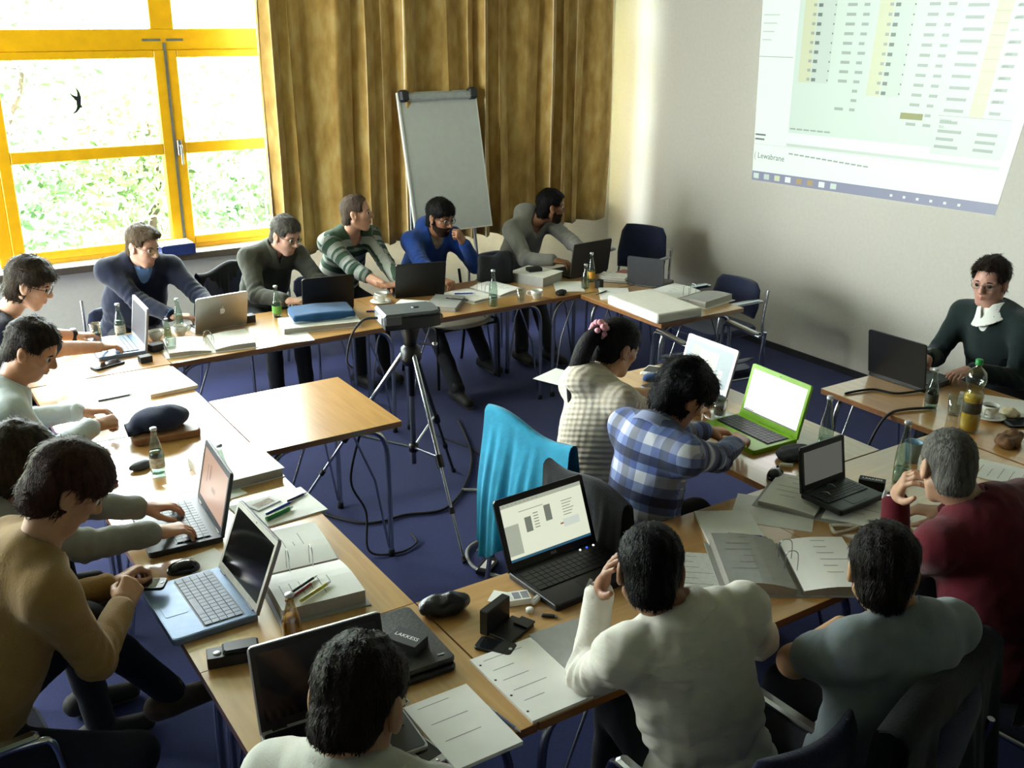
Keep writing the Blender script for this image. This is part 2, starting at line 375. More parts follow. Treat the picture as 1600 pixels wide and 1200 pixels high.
bush(3.6, 10.2, -.1, .8, .8, 1600, 'low garden bush beside the curtain edge', 3, LEAF)
bush(-.6, 10.4, 0, 1.1, 1.0, 1600, 'garden bush left of the window pane', 4, LEAF2)
bush(1.6, 12.8, .8, 1.7, 1.15, 2200, 'taller bush higher on the garden bank', 5, LEAF)
bush(4.6, 12.6, .7, 1.5, 1.1, 1500, 'rounded bush higher on the bank towards the right', 6, LEAF2)
# ================================================================ tables
TZ = .72
def table(x0, x1, y0, y1, label, legs=(1, 1, 1, 1), rz=0.):
    cx, cy = (x0+x1)/2, (y0+y1)/2; hx, hy = (x1-x0)/2-.002, (y1-y0)/2-.002
    r = thing('seminar_table', label, 'table', (cx, cy, 0), D(rz), 'beech seminar tables')
    t = MB().box(-hx, hx, -hy, hy, TZ-.028, TZ-.003, 1).box(-hx, hx, -hy, hy, TZ-.003, TZ, 0)
    t.build('tabletop', [WOOD_X if hx >= hy else WOOD_Y, EDGE], r)
    for q in (-hy+.09, hy-.11): MB().box(-hx+.1, hx-.1, q, q+.02, TZ-.065, TZ-.028).build('apron', STEEL, r)
    k = 0
    for sx in (-1, 1):
        for sy in (-1, 1):
            k += 1
            if not legs[k-1]: continue
            X, Y = sx*(hx-.05), sy*(hy-.06)
            lg = MB().tube(bez([(X-sx*.17, Y, TZ-.04), (X-sx*.07, Y, TZ-.05), (X-sx*.015, Y, TZ-.11), (X, Y, TZ-.25), (X, Y, .02)], 4), .0135)
            lg.tube([(X-sx*.17, Y, TZ-.045), (X-sx*.07, Y, TZ-.3), (X-sx*.012, Y, .05)], .006, n=6)
            lo = lg.build('leg', CHROME, r)
            MB().lathe([(0, 0), (.017, .0), (.017, .03), (.013, .035)], M=T(X, Y, 0), n=10).build('foot_cap', BLACKR, lo)
    return r
XL, XR = .616, 1.314
table(XL, XR, 1.88, 2.59, 'corner table under the dark laptop with the silver rim, lower left')
table(XL, XR, 2.59, 3.99, 'table of the left row holding the blue laptop and the orange-lit laptop')
table(XL, XR, 3.99, 5.40, 'table of the left row bleached by window glare, holding the navy cap')
table(XL, 1.33, 5.41, 6.11, 'corner table below the window at the far left with the open silver laptop')
table(1.33, 2.73, 5.41, 6.11, 'back row table holding the silver laptop with the apple mark')
table(2.73, 3.84, 5.41, 6.11, 'back row table behind the projector holding two binders and a cup')
table(3.84, 4.54, 5.41, 6.11, 'corner table at the back right under the black laptop and small bottles')
table(4.06, 4.76, 4.57, 5.40, 'end table by the right wall carrying the white foam block')
table(XR+.004, 2.0, 4.01, 4.74, 'small empty table jutting into the room beside the projector')
table(1.316, 2.70, 1.88, 2.59, 'front row table holding the black laptop with the lit screen')
table(2.70, 3.99, 1.88, 2.59, 'front row table holding the black netbook and a glass bottle')
table(2.91, 3.61, 2.595, 4.0, 'table of the inner row holding the lime green laptop')
table(4.0, 4.72, 1.88, 3.27, 'presenter table with the yellow drink bottle near the right wall')

# ================================================================ chairs
CREAM = mat('cream_shell', '#d8cfb8', .45, 0, .05)
def chair(x, y, rz, label, pad=None, zback=.88, arms=True, cream=False, metal=None):
    pad = pad or SEATBLUE; metal = metal or CHROME
    r = thing('seminar_chair', label, 'chair', (x, y, 0), D(rz), 'upholstered seminar chairs')
    if cream:
        s = MB()
        n = 22; rim = []
        for i in range(n+1):
            a = math.pi*(-.5+i/n); rim.append((.02+.25*math.cos(a), .25*math.sin(a), .455))
        s.tube([(-.2, -.25, .47)]+rim+[(-.2, .25, .47)], .016)
        s.rrect(-.22, .26, -.235, .235, .435, .455, .2, n=6)
        s.build('seat', CREAM, r)
    else:
        s = MB().rrect(-.22, .24, -.23, .23, .42, .475, .07, bev=.015); s.build('seat', pad, r)
    b = MB(); n = 12; g = []
    for j in range(7):
        z = .53+(zback-.53)*j/6; w = .225-.02*abs(j-2)/3-(.03 if j == 6 else 0)
        for i in range(n+1):
            t = -1+2*i/n; yy = w*t; xx = -.215-.05*(j/6)+.045*t*t
            e = .022*(1-abs(t)**6)*(1 if 0 < j < 6 else .45)+.006
            g.append((xx, yy, z, e))
    k = n+1; F = [(x0+e, y0, z) for x0, y0, z, e in g]; B = [(x0-e, y0, z) for x0, y0, z, e in g]; N = len(F); fs = []
    for j in range(6):
        for i in range(n):
            q = j*k+i; fs.append((q, q+1, q+1+k, q+k)); fs.append((N+q, N+q+k, N+q+1+k, N+q+1))
    for i in range(n): fs += [(i+1, i, N+i, N+i+1), (6*k+i, 6*k+i+1, N+6*k+i+1, N+6*k+i)]
    for j in range(6): fs += [(j*k, j*k+k, N+j*k+k, N+j*k), (j*k+n+k, j*k+n, N+j*k+n, N+j*k+n+k)]
    b.add(F+B, fs, sm=True); b.build('backrest', CREAM if cream else pad, r)
    for sy in (-1, 1):
        Y = sy*.255
        lf = MB().tube(bez([(.22, Y, .01), (.215, Y, .3), (.2, Y, .6 if arms else .44), (.13, Y, .655 if arms else .44), (-.1, Y, .66 if arms else .44), (-.19, Y, .66 if arms else .44)], 4), .011)
        lf.build('front_leg', metal, r)
        lb = MB().tube(bez([(-.29, Y, .01), (-.24, Y, .3), (-.235, Y*.93, .5), (-.27, Y*.9, .72)], 4), .011); lb.build('rear_leg', metal, r)
        if arms: MB().box(-.16, .16, Y-.02, Y+.02, .664, .684, c=.008).build('armrest', metal if metal is CHROME else BLACKP, r)
    for q in (.19, -.22): MB().tube([(q, -.25, .42), (q, .25, .42)], .01).build('seat_frame', metal, r)
    return r
chair(5.22, 6.3, 200, 'empty navy chair against the right wall behind the back corner table')
chair(4.95, 5.03, 180, 'empty navy chair tucked behind the table with the foam block', zback=.76)
chair(4.30, 4.42, 80, 'empty dark chair with chrome armrests standing below the foam block', zback=.55)

# ================================================================ flip chart
r = thing('flip_chart', 'white flip chart board on an easel leaning before the curtain', 'flip chart', (4.0, 7.1, 0))
M_ = T(0, -.11, .90) @ RX(-13.5)
MB().box(-.335, .335, -.012, .008, 0, 1.06, 0, M_).build('board', mat('flip_board', '#c9ccc8', .5, 0, .03, 20), r)
MB().box(-.345, .335, -.017, .012, -.01, .0, 0, M_).box(-.348, -.335, -.017, .012, -.01, 1.06, 0, M_).box(.335, .345, -.012, .012, -.01, 1.06, 0, M_).build('frame', WHITEP, r)
MB().box(-.31, .31, -.05, -.012, .99, 1.05, 0, M_, c=.012).build('clamp_bar', mat('clamp_grey', '#a9aeac', .4), r)
for sx in (-1, 1): MB().box(sx*.3-.04, sx*.3+.04, -.056, .01, .985, 1.075, 0, M_, c=.015).build('clamp_knob', DKGREY, r)
for p in ((-.3, -.42), (.3, -.42), (0, .32)):
    MB().tube([(p[0]*.8, .16, 1.75) if p[1] < 0 else (0, .18, 1.75), (p[0]*1.1, -.02 if p[1] < 0 else .22, .02)], .014).build('leg', STEEL, r)
# ================================================================ projector on its tripod
r = thing('camera_tripod', 'silver and black camera tripod carrying the projector', 'tripod', (2.27, 4.43, 0))
top = Vector((0, 0, .92)); feet = [Vector((-.06, -.62, .0)), Vector((-.52, .36, .0)), Vector((.42, .32, .0))]
MB().lathe([(0, .66), (.016, .66), (.016, .9), (.03, .905), (.034, .96), (.05, 1.02), (.05, 1.045), (0, 1.045)], n=14).build('head', BLACKP, r)
MB().lathe([(0, .28), (.014, .28), (.014, .9), (.012, .92)], n=10).build('center_column', STEEL, r)
MB().lathe([(0, .83), (.04, .83), (.055, .86), (.05, .92), (.02, .94), (0, .94)], n=14).build('shoulder', BLACKP, r)
for i, fpt in enumerate(feet):
    d = fpt-top; s = top+Vector((d.x, d.y, 0)).normalized()*.04-Vector((0, 0, .03)); e1 = s+(fpt-s)*.52; e2 = s+(fpt-s)*.97
    lg = MB().tube([s, e1], .0125, 0).tube([e1-(fpt-s)*.03, e2], .0085, 0)
    lo = lg.build('leg', CHROME if i < 2 else DKGREY, r)
    MB().tube([e1-(fpt-s)*.03, e1+(fpt-s)*.03], .02, n=10).build('leg_clamp', BLACKP, lo)
    MB().tube([e1+(fpt-s)*.22, e1+(fpt-s)*.25], .015, n=10).build('leg_clamp', BLACKP, lo)
    MB().tube([e2, fpt+Vector((0, 0, .008))], [.011, .014], n=8).build('rubber_foot', BLACKR, lo)
    MB().tube([(0, 0, .37), s+(fpt-s)*.5], .007, n=6).build('brace', CHROME, r)
MB().lathe([(0, .35), (.025, .35), (.025, .39), (0, .39)], n=12).build('brace_hub', BLACKP, r)
MB().tube([(.04, -.02, .94), (.1, -.05, .93)], .006).lathe([(0, -.012), (.014, -.01), (.014, .01), (0, .012)], M=T(.11, -.055, .93), n=10).build('pan_handle', CHROME, r)
r = thing('video_projector', 'grey and black video projector mounted on the tripod', 'projector', (2.27, 4.43, 1.045), D(-12))
PJ = mat('projector_grey', '#5f6468', .4, .2, .05)
pts = [(-.15, -.1), (.1, -.1), (.135, -.085), (.145, -.04), (.145, .05), (.12, .095), (-.15, .1)]
MB().prism(pts, .0, .062, 0, None, .006).build('housing', mat('projector_black', '#1a1b1d', .35, 0, .1), r)
MB().prism([(x*.985-.002, y*.985) for x, y in pts], .062, .082, 0, None, .008).build('top_cover', PJ, r)
MB().box(-.155, -.06, -.103, .1, .02, .078, c=.01).build('rear_shell', PJ, r)
MB().lathe([(0, .083), (.02, .083), (.02, .0815)], M=T(.03, 0, .0), n=14).build('focus_ring', BLACKP, r)
for y_ in (-.07, -.035): MB().lathe([(0, 0), (.012, 0), (.012, .006), (0, .008)], M=T(.144, y_, .045) @ RY(90), n=12).build('sensor', SILVER, r)
MB().lathe([(.028, 0), (.028, .02), (.022, .02), (.018, .008), (0, .006)], M=T(.143, .03, .036) @ RY(90), n=18).build('lens', BLACKP, r)
MB().box(-.162, -.155, -.07, .0, .03, .06).build('port_panel', WHITEP, r)
def cable(name, label, pts, rad, m, cat='cable'):
    return tag(MB().tube(bez(pts, 8), rad, n=6).build(name, m), label, cat)
cable('projector_cable', 'black cable with a white plug hanging from the back of the projector', [(2.115, 4.46, 1.09), (2.05, 4.5, 1.08), (1.99, 4.52, 1.0), (1.96, 4.52, .88), (1.98, 4.5, .84)], .006, BLACKR)
cable('floor_cable', 'thin black cable running along the carpet under the small empty table', [(1.72, 4.9, .01), (1.95, 4.45, .01), (2.2, 4.4, .01), (2.4, 4.35, .01), (2.65, 4.55, .01), (2.9, 4.9, .01), (3.1, 5.4, .01)], .008, BLACKR)
cable('looped_cable', 'black cable hanging in a loop beneath the small empty table', [(1.86, 4.16, .66), (1.80, 4.18, .4), (1.88, 4.2, .2), (1.85, 4.12, .03), (1.98, 4.06, .01), (2.1, 4.1, .01), (2.12, 4.2, .012)], .006, BLACKR)
cable('grey_cable', 'pale grey cable curled on the carpet around the tripod foot', [(2.60, 4.5, .012), (2.75, 4.35, .012), (2.72, 4.1, .012), (2.45, 3.97, .012), (2.28, 3.9, .012), (2.22, 3.72, .012), (2.32, 3.55, .012), (2.5, 3.5, .012)], .009, mat('grey_cable', '#8d8d88', .5))
cable('thin_floor_cable', 'thin black cable crossing the carpet right of the tripod', [(2.85, 5.3, .008), (2.95, 4.9, .008), (2.9, 4.5, .008), (2.75, 4.1, .008), (2.62, 3.8, .008)], .005, BLACKR)
r = thing('power_adapter', 'black power adapter with a white label on the carpet by the front row', 'adapter', (2.27, 3.70, 0), D(35))
MB().box(-.07, .07, -.035, .035, 0, .035, c=.008).build('body', BLACKP, r); MB().box(-.05, .03, -.025, .015, .0352, .036).build('label_sticker', PAPER, r)
MB().tube(bez([(.07, 0, .02), (.12, .03, .05), (.1, .09, .03), (.16, .1, .02)], 5), .008).build('cord', BLACKR, r)

# ================================================================ projected picture on the right wall
c00, c10, c01, c11 = Vector((5.996, 5.79, 1.285)), Vector((5.996, 3.72, 1.335)), Vector((5.996, 5.84, 2.95)), Vector((5.996, 3.47, 2.95))
def pw(u, v, off=0.):
    p = (c00*(1-u)+c10*u)*(1-v)+(c01*(1-u)+c11*u)*v; return Vector((5.996-off, p.y, p.z))
PRJ = [emis('beam_white', '#ecfff0', .95), emis('beam_green', '#dcf5e2', .85), emis('beam_grey', '#d6ecdb', .82), emis('beam_text', '#b4c8ba', .72), emis('beam_yellow', '#e3f0c4', .8), emis('beam_bluebar', '#b8c2dd', .52), emis('beam_olive', '#b5bd5e', .5), emis('beam_dark', '#8fa397', .55), emis('beam_orange', '#d9c48c', .6)]
root = thing('projected_picture', 'bright greenish spreadsheet picture thrown on the right wall by the projector', 'projection')
pm = MB()
def prect(u0, u1, v0, v1, mi, off=.001):
    pm.add([pw(u0, v0, off), pw(u1, v0, off), pw(u1, v1, off), pw(u0, v1, off)], [(0, 1, 2, 3)], mi)
prect(0, 1, 0, 1, 0, 0.0)
prect(0, 1, 0, .043, 5); prect(.155, .998, .2, .99, 0); prect(.158, .97, .23, .9, 1, .0012)
prect(0, .15, .55, .553, 3); prect(.155, .97, .17, .183, 2); prect(0, 1, .165, .167, 2)
rs = random.Random(7)
for c, (u0, n, v0) in enumerate(((.18, 10, .80), (.46, 11, .80))):
    prect(u0, u0+.05, v0-.038*n+.03, v0+.025, 4, .0014); prect(u0+.052, u0+.125, v0-.038*n+.03, v0+.025, 2, .0014)
    for i in range(n+3):
        v = v0-.038*i
        if i < n:
            prect(u0+.035, u0+.048, v, v+.012, 3, .0018); prect(u0+.055, u0+.072, v-.002, v+.012, 7, .0018); prect(u0+.118, u0+.123, v+.002, v+.009, 7, .0018)
        if rs.random() < .8: prect(u0+.165, u0+.2, v, v+.012, 3, .0018)
        prect(u0+.225, u0+.245+.01*rs.random(), v, v+.012, 3, .0018)
prect(.60, .68, .33, .355, 6, .0018)
for i in range(11):
    v = .80-.043*i
    prect(.745, .80+.015*rs.random(), v, v+.012, 3, .0018); prect(.83, .875, v-.015, v+.03, 4, .0014)
    if i not in (3,): prect(.89, .925, v, v+.012, 3, .0018)
prect(.73, .965, .205, .355, 1, .0014); prect(.73, .965, .354, .356, 3, .0018)
for i, v in enumerate((.325, .29, .26, .23)):
    prect(.74, .80+.02*(i % 2), v, v+.012, 3, .0018)
    if i: prect(.87, .935, v, v+.012, 3, .0018)
for i in range(14): prect(.17+.025*i, .17+.025*i+.02, .135-.0012*i, .142-.0012*i, 3, .0018)
for i in range(6): prect(.165+.03*i, .19+.03*i, .245, .252, 3, .0018)
for i in range(8): prect(.17+.075*i, .22+.075*i+.012*rs.random(), .905, .915, 3, .0018)
for i in range(6): prect(.18+.12*i, .215+.12*i, .845, .856, 7, .0018)
for i in range(4): prect(.01, .05+.01*i, .62+.035*i, .626+.035*i, 2, .0018)
prect(.005, .055, .205, .213, 7, .0018); prect(.005, .05, .185, .193, 7, .0018)
for i, mi in enumerate((1, 2, 4, 0, 8, 8, 0, 1)): prect(.008+.052*i, .034+.052*i, .01, .034, mi, .0018)
for i in range(6): prect(.62+.05*i, .63+.05*i, .014, .024, 0, .0018)
pm.build('beam_image', PRJ, root)
def ptext(s, u, v, size, mi):
    p = pw(u, v, .002)
    Mx = Matrix(((0, 0, -1, p.x), (-1, 0, 0, p.y), (0, 1, 0, p.z), (0, 0, 0, 1)))
    text('lettering', s, size, PRJ[mi], root, Mx, ext=.0002, align='LEFT')
ptext('Lewabrane', .022, .115, .062, 7); ptext('(', .004, .115, .07, 3)
ptext('Summary', .74, .34, .022, 7); ptext('TDS', .74, .312, .022, 7)
for i in range(9): ptext('mg/l', .235, .806-.038*i, .02, 7); ptext('mg/l', .515, .806-.038*i, .02, 7)
for i in range(10): ptext('(ppm)', .885, .806-.043*i, .022, 7)
# ================================================================ people: surfaces grown from joints
f32 = np.float32
def snets(F, o, h):
    S = F < 0; nx, ny, nz = F.shape
    cnt = sum(S[i:nx-1+i, j:ny-1+j, k:nz-1+k].astype(np.int8) for i in (0, 1) for j in (0, 1) for k in (0, 1))
    act = (cnt > 0) & (cnt < 8); ijk = np.argwhere(act); n = len(ijk)
    ids = np.full(act.shape, -1, np.int32); ids[act] = np.arange(n)
    acc = np.zeros((n, 3), f32); num = np.zeros((n, 1), f32)
    I, J, K = ijk.T
    cv = {(a, b, c): F[I+a, J+b, K+c] for a in (0, 1) for b in (0, 1) for c in (0, 1)}
    for a in cv:
        for d in range(3):
            if a[d]: continue
            b = list(a); b[d] = 1; b = tuple(b); A, B = cv[a], cv[b]; m = (A < 0) != (B < 0)
            t = np.where(m, A/np.where(m, A-B, 1), 0); p = np.tile(np.array(a, f32), (n, 1)); p[:, d] = t
            acc += p*m[:, None]; num += m[:, None]
    V = (ijk+acc/np.maximum(num, 1))*h+np.array(o, f32)
    Q = []
    for d in range(3):
        e, g = [(1, 2), (2, 0), (0, 1)][d]
        A = np.take(S, range(S.shape[d]-1), d); B = np.take(S, range(1, S.shape[d]), d); pt = np.argwhere(A != B)
        ok = (pt[:, e] >= 1) & (pt[:, g] >= 1) & (pt[:, e] < S.shape[e]-1) & (pt[:, g] < S.shape[g]-1); pt = pt[ok]
        ins = S[tuple(pt.T)]; c = []
        for de, dg in ((-1, -1), (0, -1), (0, 0), (-1, 0)):
            q = pt.copy(); q[:, e] += de; q[:, g] += dg; c.append(ids[tuple(q.T)])
        q = np.stack(c, 1); q[~ins] = q[~ins][:, ::-1]; Q.append(q)
    Q = np.concatenate(Q); return V.astype(f32), Q[(Q >= 0).all(1)]
def grid(lo, hi, h):
    lo = np.array(lo, f32); n = np.ceil((np.array(hi)-lo)/h).astype(int)+1
    ax = [lo[i]+h*np.arange(n[i], dtype=f32) for i in range(3)]
    return (ax[0][:, None, None], ax[1][None, :, None], ax[2][None, None, :]), lo
def rc(P, a, b, r1, r2, f=None, s=1.):
    a = np.array(a, f32); b = np.array(b, f32); x, y, z = P[0]-a[0], P[1]-a[1], P[2]-a[2]; v = b-a
    if f is not None:
        k = (x*f[0]+y*f[1]+z*f[2])*(s-1); x, y, z = x+f[0]*k, y+f[1]*k, z+f[2]*k; v = v+np.array(f)*(v@np.array(f))*(s-1)
    L = float(v@v)+1e-9; t = np.clip((x*v[0]+y*v[1]+z*v[2])/L, 0, 1)
    return np.sqrt((x-t*v[0])**2+(y-t*v[1])**2+(z-t*v[2])**2)-(r1+(r2-r1)*t)
def el(P, c, r):
    x, y, z = (P[0]-c[0])/r[0], (P[1]-c[1])/r[1], (P[2]-c[2])/r[2]; k = np.sqrt(x*x+y*y+z*z)
    return k*(k-1)/np.sqrt((x/r[0])**2+(y/r[1])**2+(z/r[2])**2+1e-9)
def sm(a, b, k):
    h = np.clip(.5+.5*(b-a)/k, 0, 1); return b*(1-h)+a*h-k*h*(1-h)
def ssub(a, b, k): return -sm(-a, b, k)          # a minus b
def wav(P, k, seed):
    rs = np.random.RandomState(seed); s = 0
    for i in range(5):
        v = rs.randn(3)*k; s = s+np.sin(P[0]*v[0]+P[1]*v[1]+P[2]*v[2]+rs.rand()*6.28)
    return s/5
def nrm(v): v = np.array(v, float); return v/np.linalg.norm(v)

# ---- hands (wrist at origin, fingers along +x, back of hand +z, thumb at +y), one surface per pose
POSES = {'type': (25, 30, 22, 6), 'flat': (6, 10, 8, 8), 'fist': (72, 88, 50, 2), 'grip': (48, 55, 30, 4), 'relax': (30, 38, 25, 5)}
HC = {}
def hand_mesh(pose):
    if pose in HC: return HC[pose]
    c1, c2, c3, spread = POSES[pose]; h = .0032
    P, lo = grid((-.045, -.075, -.095), (.215, .09, .05), h)
    d = rc(P, (-.04, 0, 0), (.012, 0, 0), .025, .026, (0, 0, 1), 1.35)
    palm = rc(P, (.025, .014, 0), (.088, .022, .004), .024, .017, (0, 0, 1), 1.45)
    palm = sm(palm, rc(P, (.025, -.012, -.002), (.082, -.024, .002), .024, .015, (0, 0, 1), 1.45), .012)
    palm = sm(palm, rc(P, (.03, 0, -.001), (.088, 0, .004), .024, .018, (0, 0, 1), 1.5), .012)
    d = sm(d, palm, .02)
    for y, x0, L, r in ((.029, .089, .072, .0092), (.0095, .094, .079, .0095), (-.0105, .09, .073, .009), (-.029, .082, .058, .0078)):
        p = np.array([x0, y, .003]); a = 0; yaw = D(spread)*y/.03
        rr = r
        for seg, (fr, c) in enumerate(zip((.46, .3, .24), (c1, c2, c3))):
            a += D(c); q = p+np.array([math.cos(a)*math.cos(yaw), math.sin(yaw)*math.cos(a), -math.sin(a)])*L*fr
            d = sm(d, rc(P, p, q, rr, rr*.92), .006 if seg == 0 else .0025); p = q; rr *= .93
    t0 = np.array([.018, .022, -.006]); k = .35 if pose in ('fist', 'grip') else 1.
    t1 = t0+np.array([.026, .026*k+.006, -.012]); t2 = t1+np.array([.028, .014*k, -.008-.012*(1-k)]); t3 = t2+np.array([.024, .004*k-.012*(1-k), -.006])
    d = sm(d, rc(P, t0, t1, .0165, .0125), .014); d = sm(d, rc(P, t1, t2, .0118, .0105), .004); d = sm(d, rc(P, t2, t3, .0102, .0082), .003)
    HC[pose] = snets(d, lo, h); return HC[pose]

def headsdf(P, neckL, o):
    w = o.get('fw', 1.)
    d = el(P, (-.012, 0, .032), (.096, .0755, .088))
    d = sm(d, el(P, (.026, 0, -.035), (.064, .06*w, .08)), .03)
    d = sm(d, rc(P, (.055, -.012*w, -.1), (.055, .012*w, -.1), .02, .02), .025)
    ya = abs(P[1]); A = (P[0], ya, P[2])
    d = sm(d, rc(A, (-.012, .056*w, -.05), (.05, .024*w, -.1), .017, .015), .022)
    d = sm(d, rc(A, (.074, .012, .026), (.06, .05, .02), .013, .011), .012)
    d = sm(d, rc(A, (.062, .04, -.02), (.05, .05, -.016), .018, .016), .016)
    d = ssub(d, rc(A, (.1, .026, .004), (.096, .044, .004), .0125, .011), .014)
    d = sm(d, rc(P, (.084, 0, .018), (.106, 0, -.026), .0075, .0115), .01)
    d = sm(d, rc(A, (.1, .0, -.031), (.094, .012, -.032), .0105, .0075), .006)
    d = sm(d, rc(A, (.0885, 0, -.0565), (.079, .021, -.06), .0075, .004), .006)
    d = sm(d, rc(A, (.0875, 0, -.0685), (.079, .018, -.066), .0078, .004), .006)
    d = ssub(d, rc(A, (.0985, 0, -.0625), (.084, .024, -.063), .0022, .0015), .004)
    ear = el(((P[0]+.012)+.25*(P[2]+.005), ya-.08, P[2]+.006), (0, 0, 0), (.021, .0105, .034))
    ear = ssub(ear, el(((P[0]+.006), ya-.0915, P[2]+.003), (0, 0, 0), (.011, .008, .02)), .005)
    d = sm(d, ear, .007)
    if neckL is not None: d = sm(d, rc(P, (-.022, 0, -.05), neckL, .053*o.get('nk', 1), .06*o.get('nk', 1)), .03)
    return d
def hairsdf(P, o):
    t, sd, np_, am, fr = o.get('t', .014), o.get('side', .008), o.get('nape', -.06), o.get('amp', .003), o.get('k', 90)
    x, y, z = P; ya = abs(y)
    d = sm(el(P, (-.012, 0, .032), (.096, .0755, .088)), el(P, (.026, 0, -.035), (.064, .06, .08)), .03)
    d = sm(d, el(P, (-.05, 0, -.035), (.055, .056, .06)), .02)
    d = d-(sd+(t-sd)*np.clip((z-.005)/.075, 0, 1)+.0025)
    if o.get('long'): d = sm(d, el(P, (-.035, 0, -.02), (.085, .076+sd, .1)), .03)
    if o.get('quiff'): d = sm(d, el(P, (.055, 0, .1), (.05, .05, .03)), .03)
    nz_ = wav((x*.5, y, z*.45), fr, o.get('seed', 1)); d = d-am*nz_*1.6-am*.6*wav(P, fr*2.2, 9)
    hl = o.get('line', .06)+.013                                   # height of the hairline on the forehead
    fr_ = o.get('fringe', 0.)
    face = np.maximum(z-(hl-fr_+.018*wav((x*0, y, z*0), 60, 5)*(1 if fr_ else .4)+2.2*np.maximum(ya-.04, 0)*-.35), -(x-(.062-.016*ya/.07)))
    side = np.maximum(z-(.02+o.get('burn', 0.)), -(x-.026+.2*np.minimum(z, 0)*0))
    d = np.maximum(d, -face); d = np.maximum(d, -side)
    earc = el((x+.008, ya-.085, z+.008), (0, 0, 0), (.03, .03, .036))
    if not o.get('overear'): d = ssub(d, earc, .006)
    d = np.maximum(d, np_-.02-z+.15*np.minimum(x+.06, 0)); d = np.maximum(d, np.minimum((.0-z)-(.004-x)*3.2-o.get('sb', .03), .02-z))
    return d
def o_strands(V, Q, o, n=1900):
    rs = np.random.RandomState(o.get('seed', 1)+7); N = np.zeros_like(V); fn = np.cross(V[Q[:, 2]]-V[Q[:, 0]], V[Q[:, 3]]-V[Q[:, 1]]); np.add.at(N, Q.ravel(), np.repeat(fn, 4, 0)); N /= np.linalg.norm(N, axis=1)[:, None]+1e-9
    out = np.linalg.norm((V-np.array([-.012, 0, .02]))/np.array([.1, .08, .1]), axis=1) > .8
    idx = np.where(out & ((N*(V-np.array([-.012, 0, .02]))).sum(1) > .3*np.linalg.norm(V, axis=1)))[0]; i = rs.choice(idx, n); p, nn = V[i], N[i]
    topw = np.clip((p[:, 2:3]-.05)/.06, 0, 1); fl = np.concatenate([np.where(p[:, :1] > 0, .8, -.5)*topw-.25*(1-topw), np.sign(p[:, 1:2])*.5*topw, -1.+.9*topw], 1)+rs.randn(n, 3)*.28
    fl -= nn*(fl*nn).sum(1)[:, None]; fl /= np.linalg.norm(fl, axis=1)[:, None]+1e-9; L = (o.get('t', .014)*.9+.006)*(.6+.8*rs.rand(n, 1)); w = np.cross(fl, nn)*(.0011+.0008*rs.rand(n, 1))
    lift = L*.22*rs.rand(n, 1); a = p-nn*.001; b = p+fl*L*.5+nn*lift; c = p+fl*L+nn*lift*.8
    SV = np.stack([a-w, a+w, b-w*.8, b+w*.8, c-w*.15, c+w*.15], 1).reshape(-1, 3); k = np.arange(n)*6
    return SV, np.concatenate([np.stack([k, k+1, k+3, k+2], 1), np.stack([k+2, k+3, k+5, k+4], 1)])
SKINS = {}
def skinmat(k, c):
    m = mat('skin_'+k, c, .5, 0, .08, 25, .12, 300, spec=.4); b = m.node_tree.nodes['Principled BSDF']
    b.inputs['Subsurface Weight'].default_value = .08; b.inputs['Subsurface Radius'].default_value = (.02, .008, .004); return m
EYEW = mat('eye_white', '#d8d4cc', .2); IRIS = mat('eye_iris', '#2a1d14', .2)
def hairmat(k, c, rough=.5):
    return mat('hair_'+k, c, rough, 0, .45, 9, .6, 26, stretch=(9, 9, 1.6), spec=.12)
def tmat(v, hi, lo, x):   # smooth pick
    return hi if x > v else lo
def arm(S, W, pole, L1=.285, L2=.255):
    S, W = np.array(S, float), np.array(W, float); d = W-S; l = np.linalg.norm(d)
    if l > (L1+L2)*.99: k = l/((L1+L2)*.99); L1 *= k; L2 *= k
    a = (L1*L1-L2*L2+l*l)/(2*l); hgt = math.sqrt(max(L1*L1-a*a, 1e-6)); u = d/l
    p = np.array(pole, float); p -= u*(p@u); p = nrm(p); return S+u*a+p*hgt
def frame_mat(f, up):
    f = nrm(f); l = nrm(np.cross(up, f)); u = np.cross(f, l); return np.stack([f, l, u], 1)
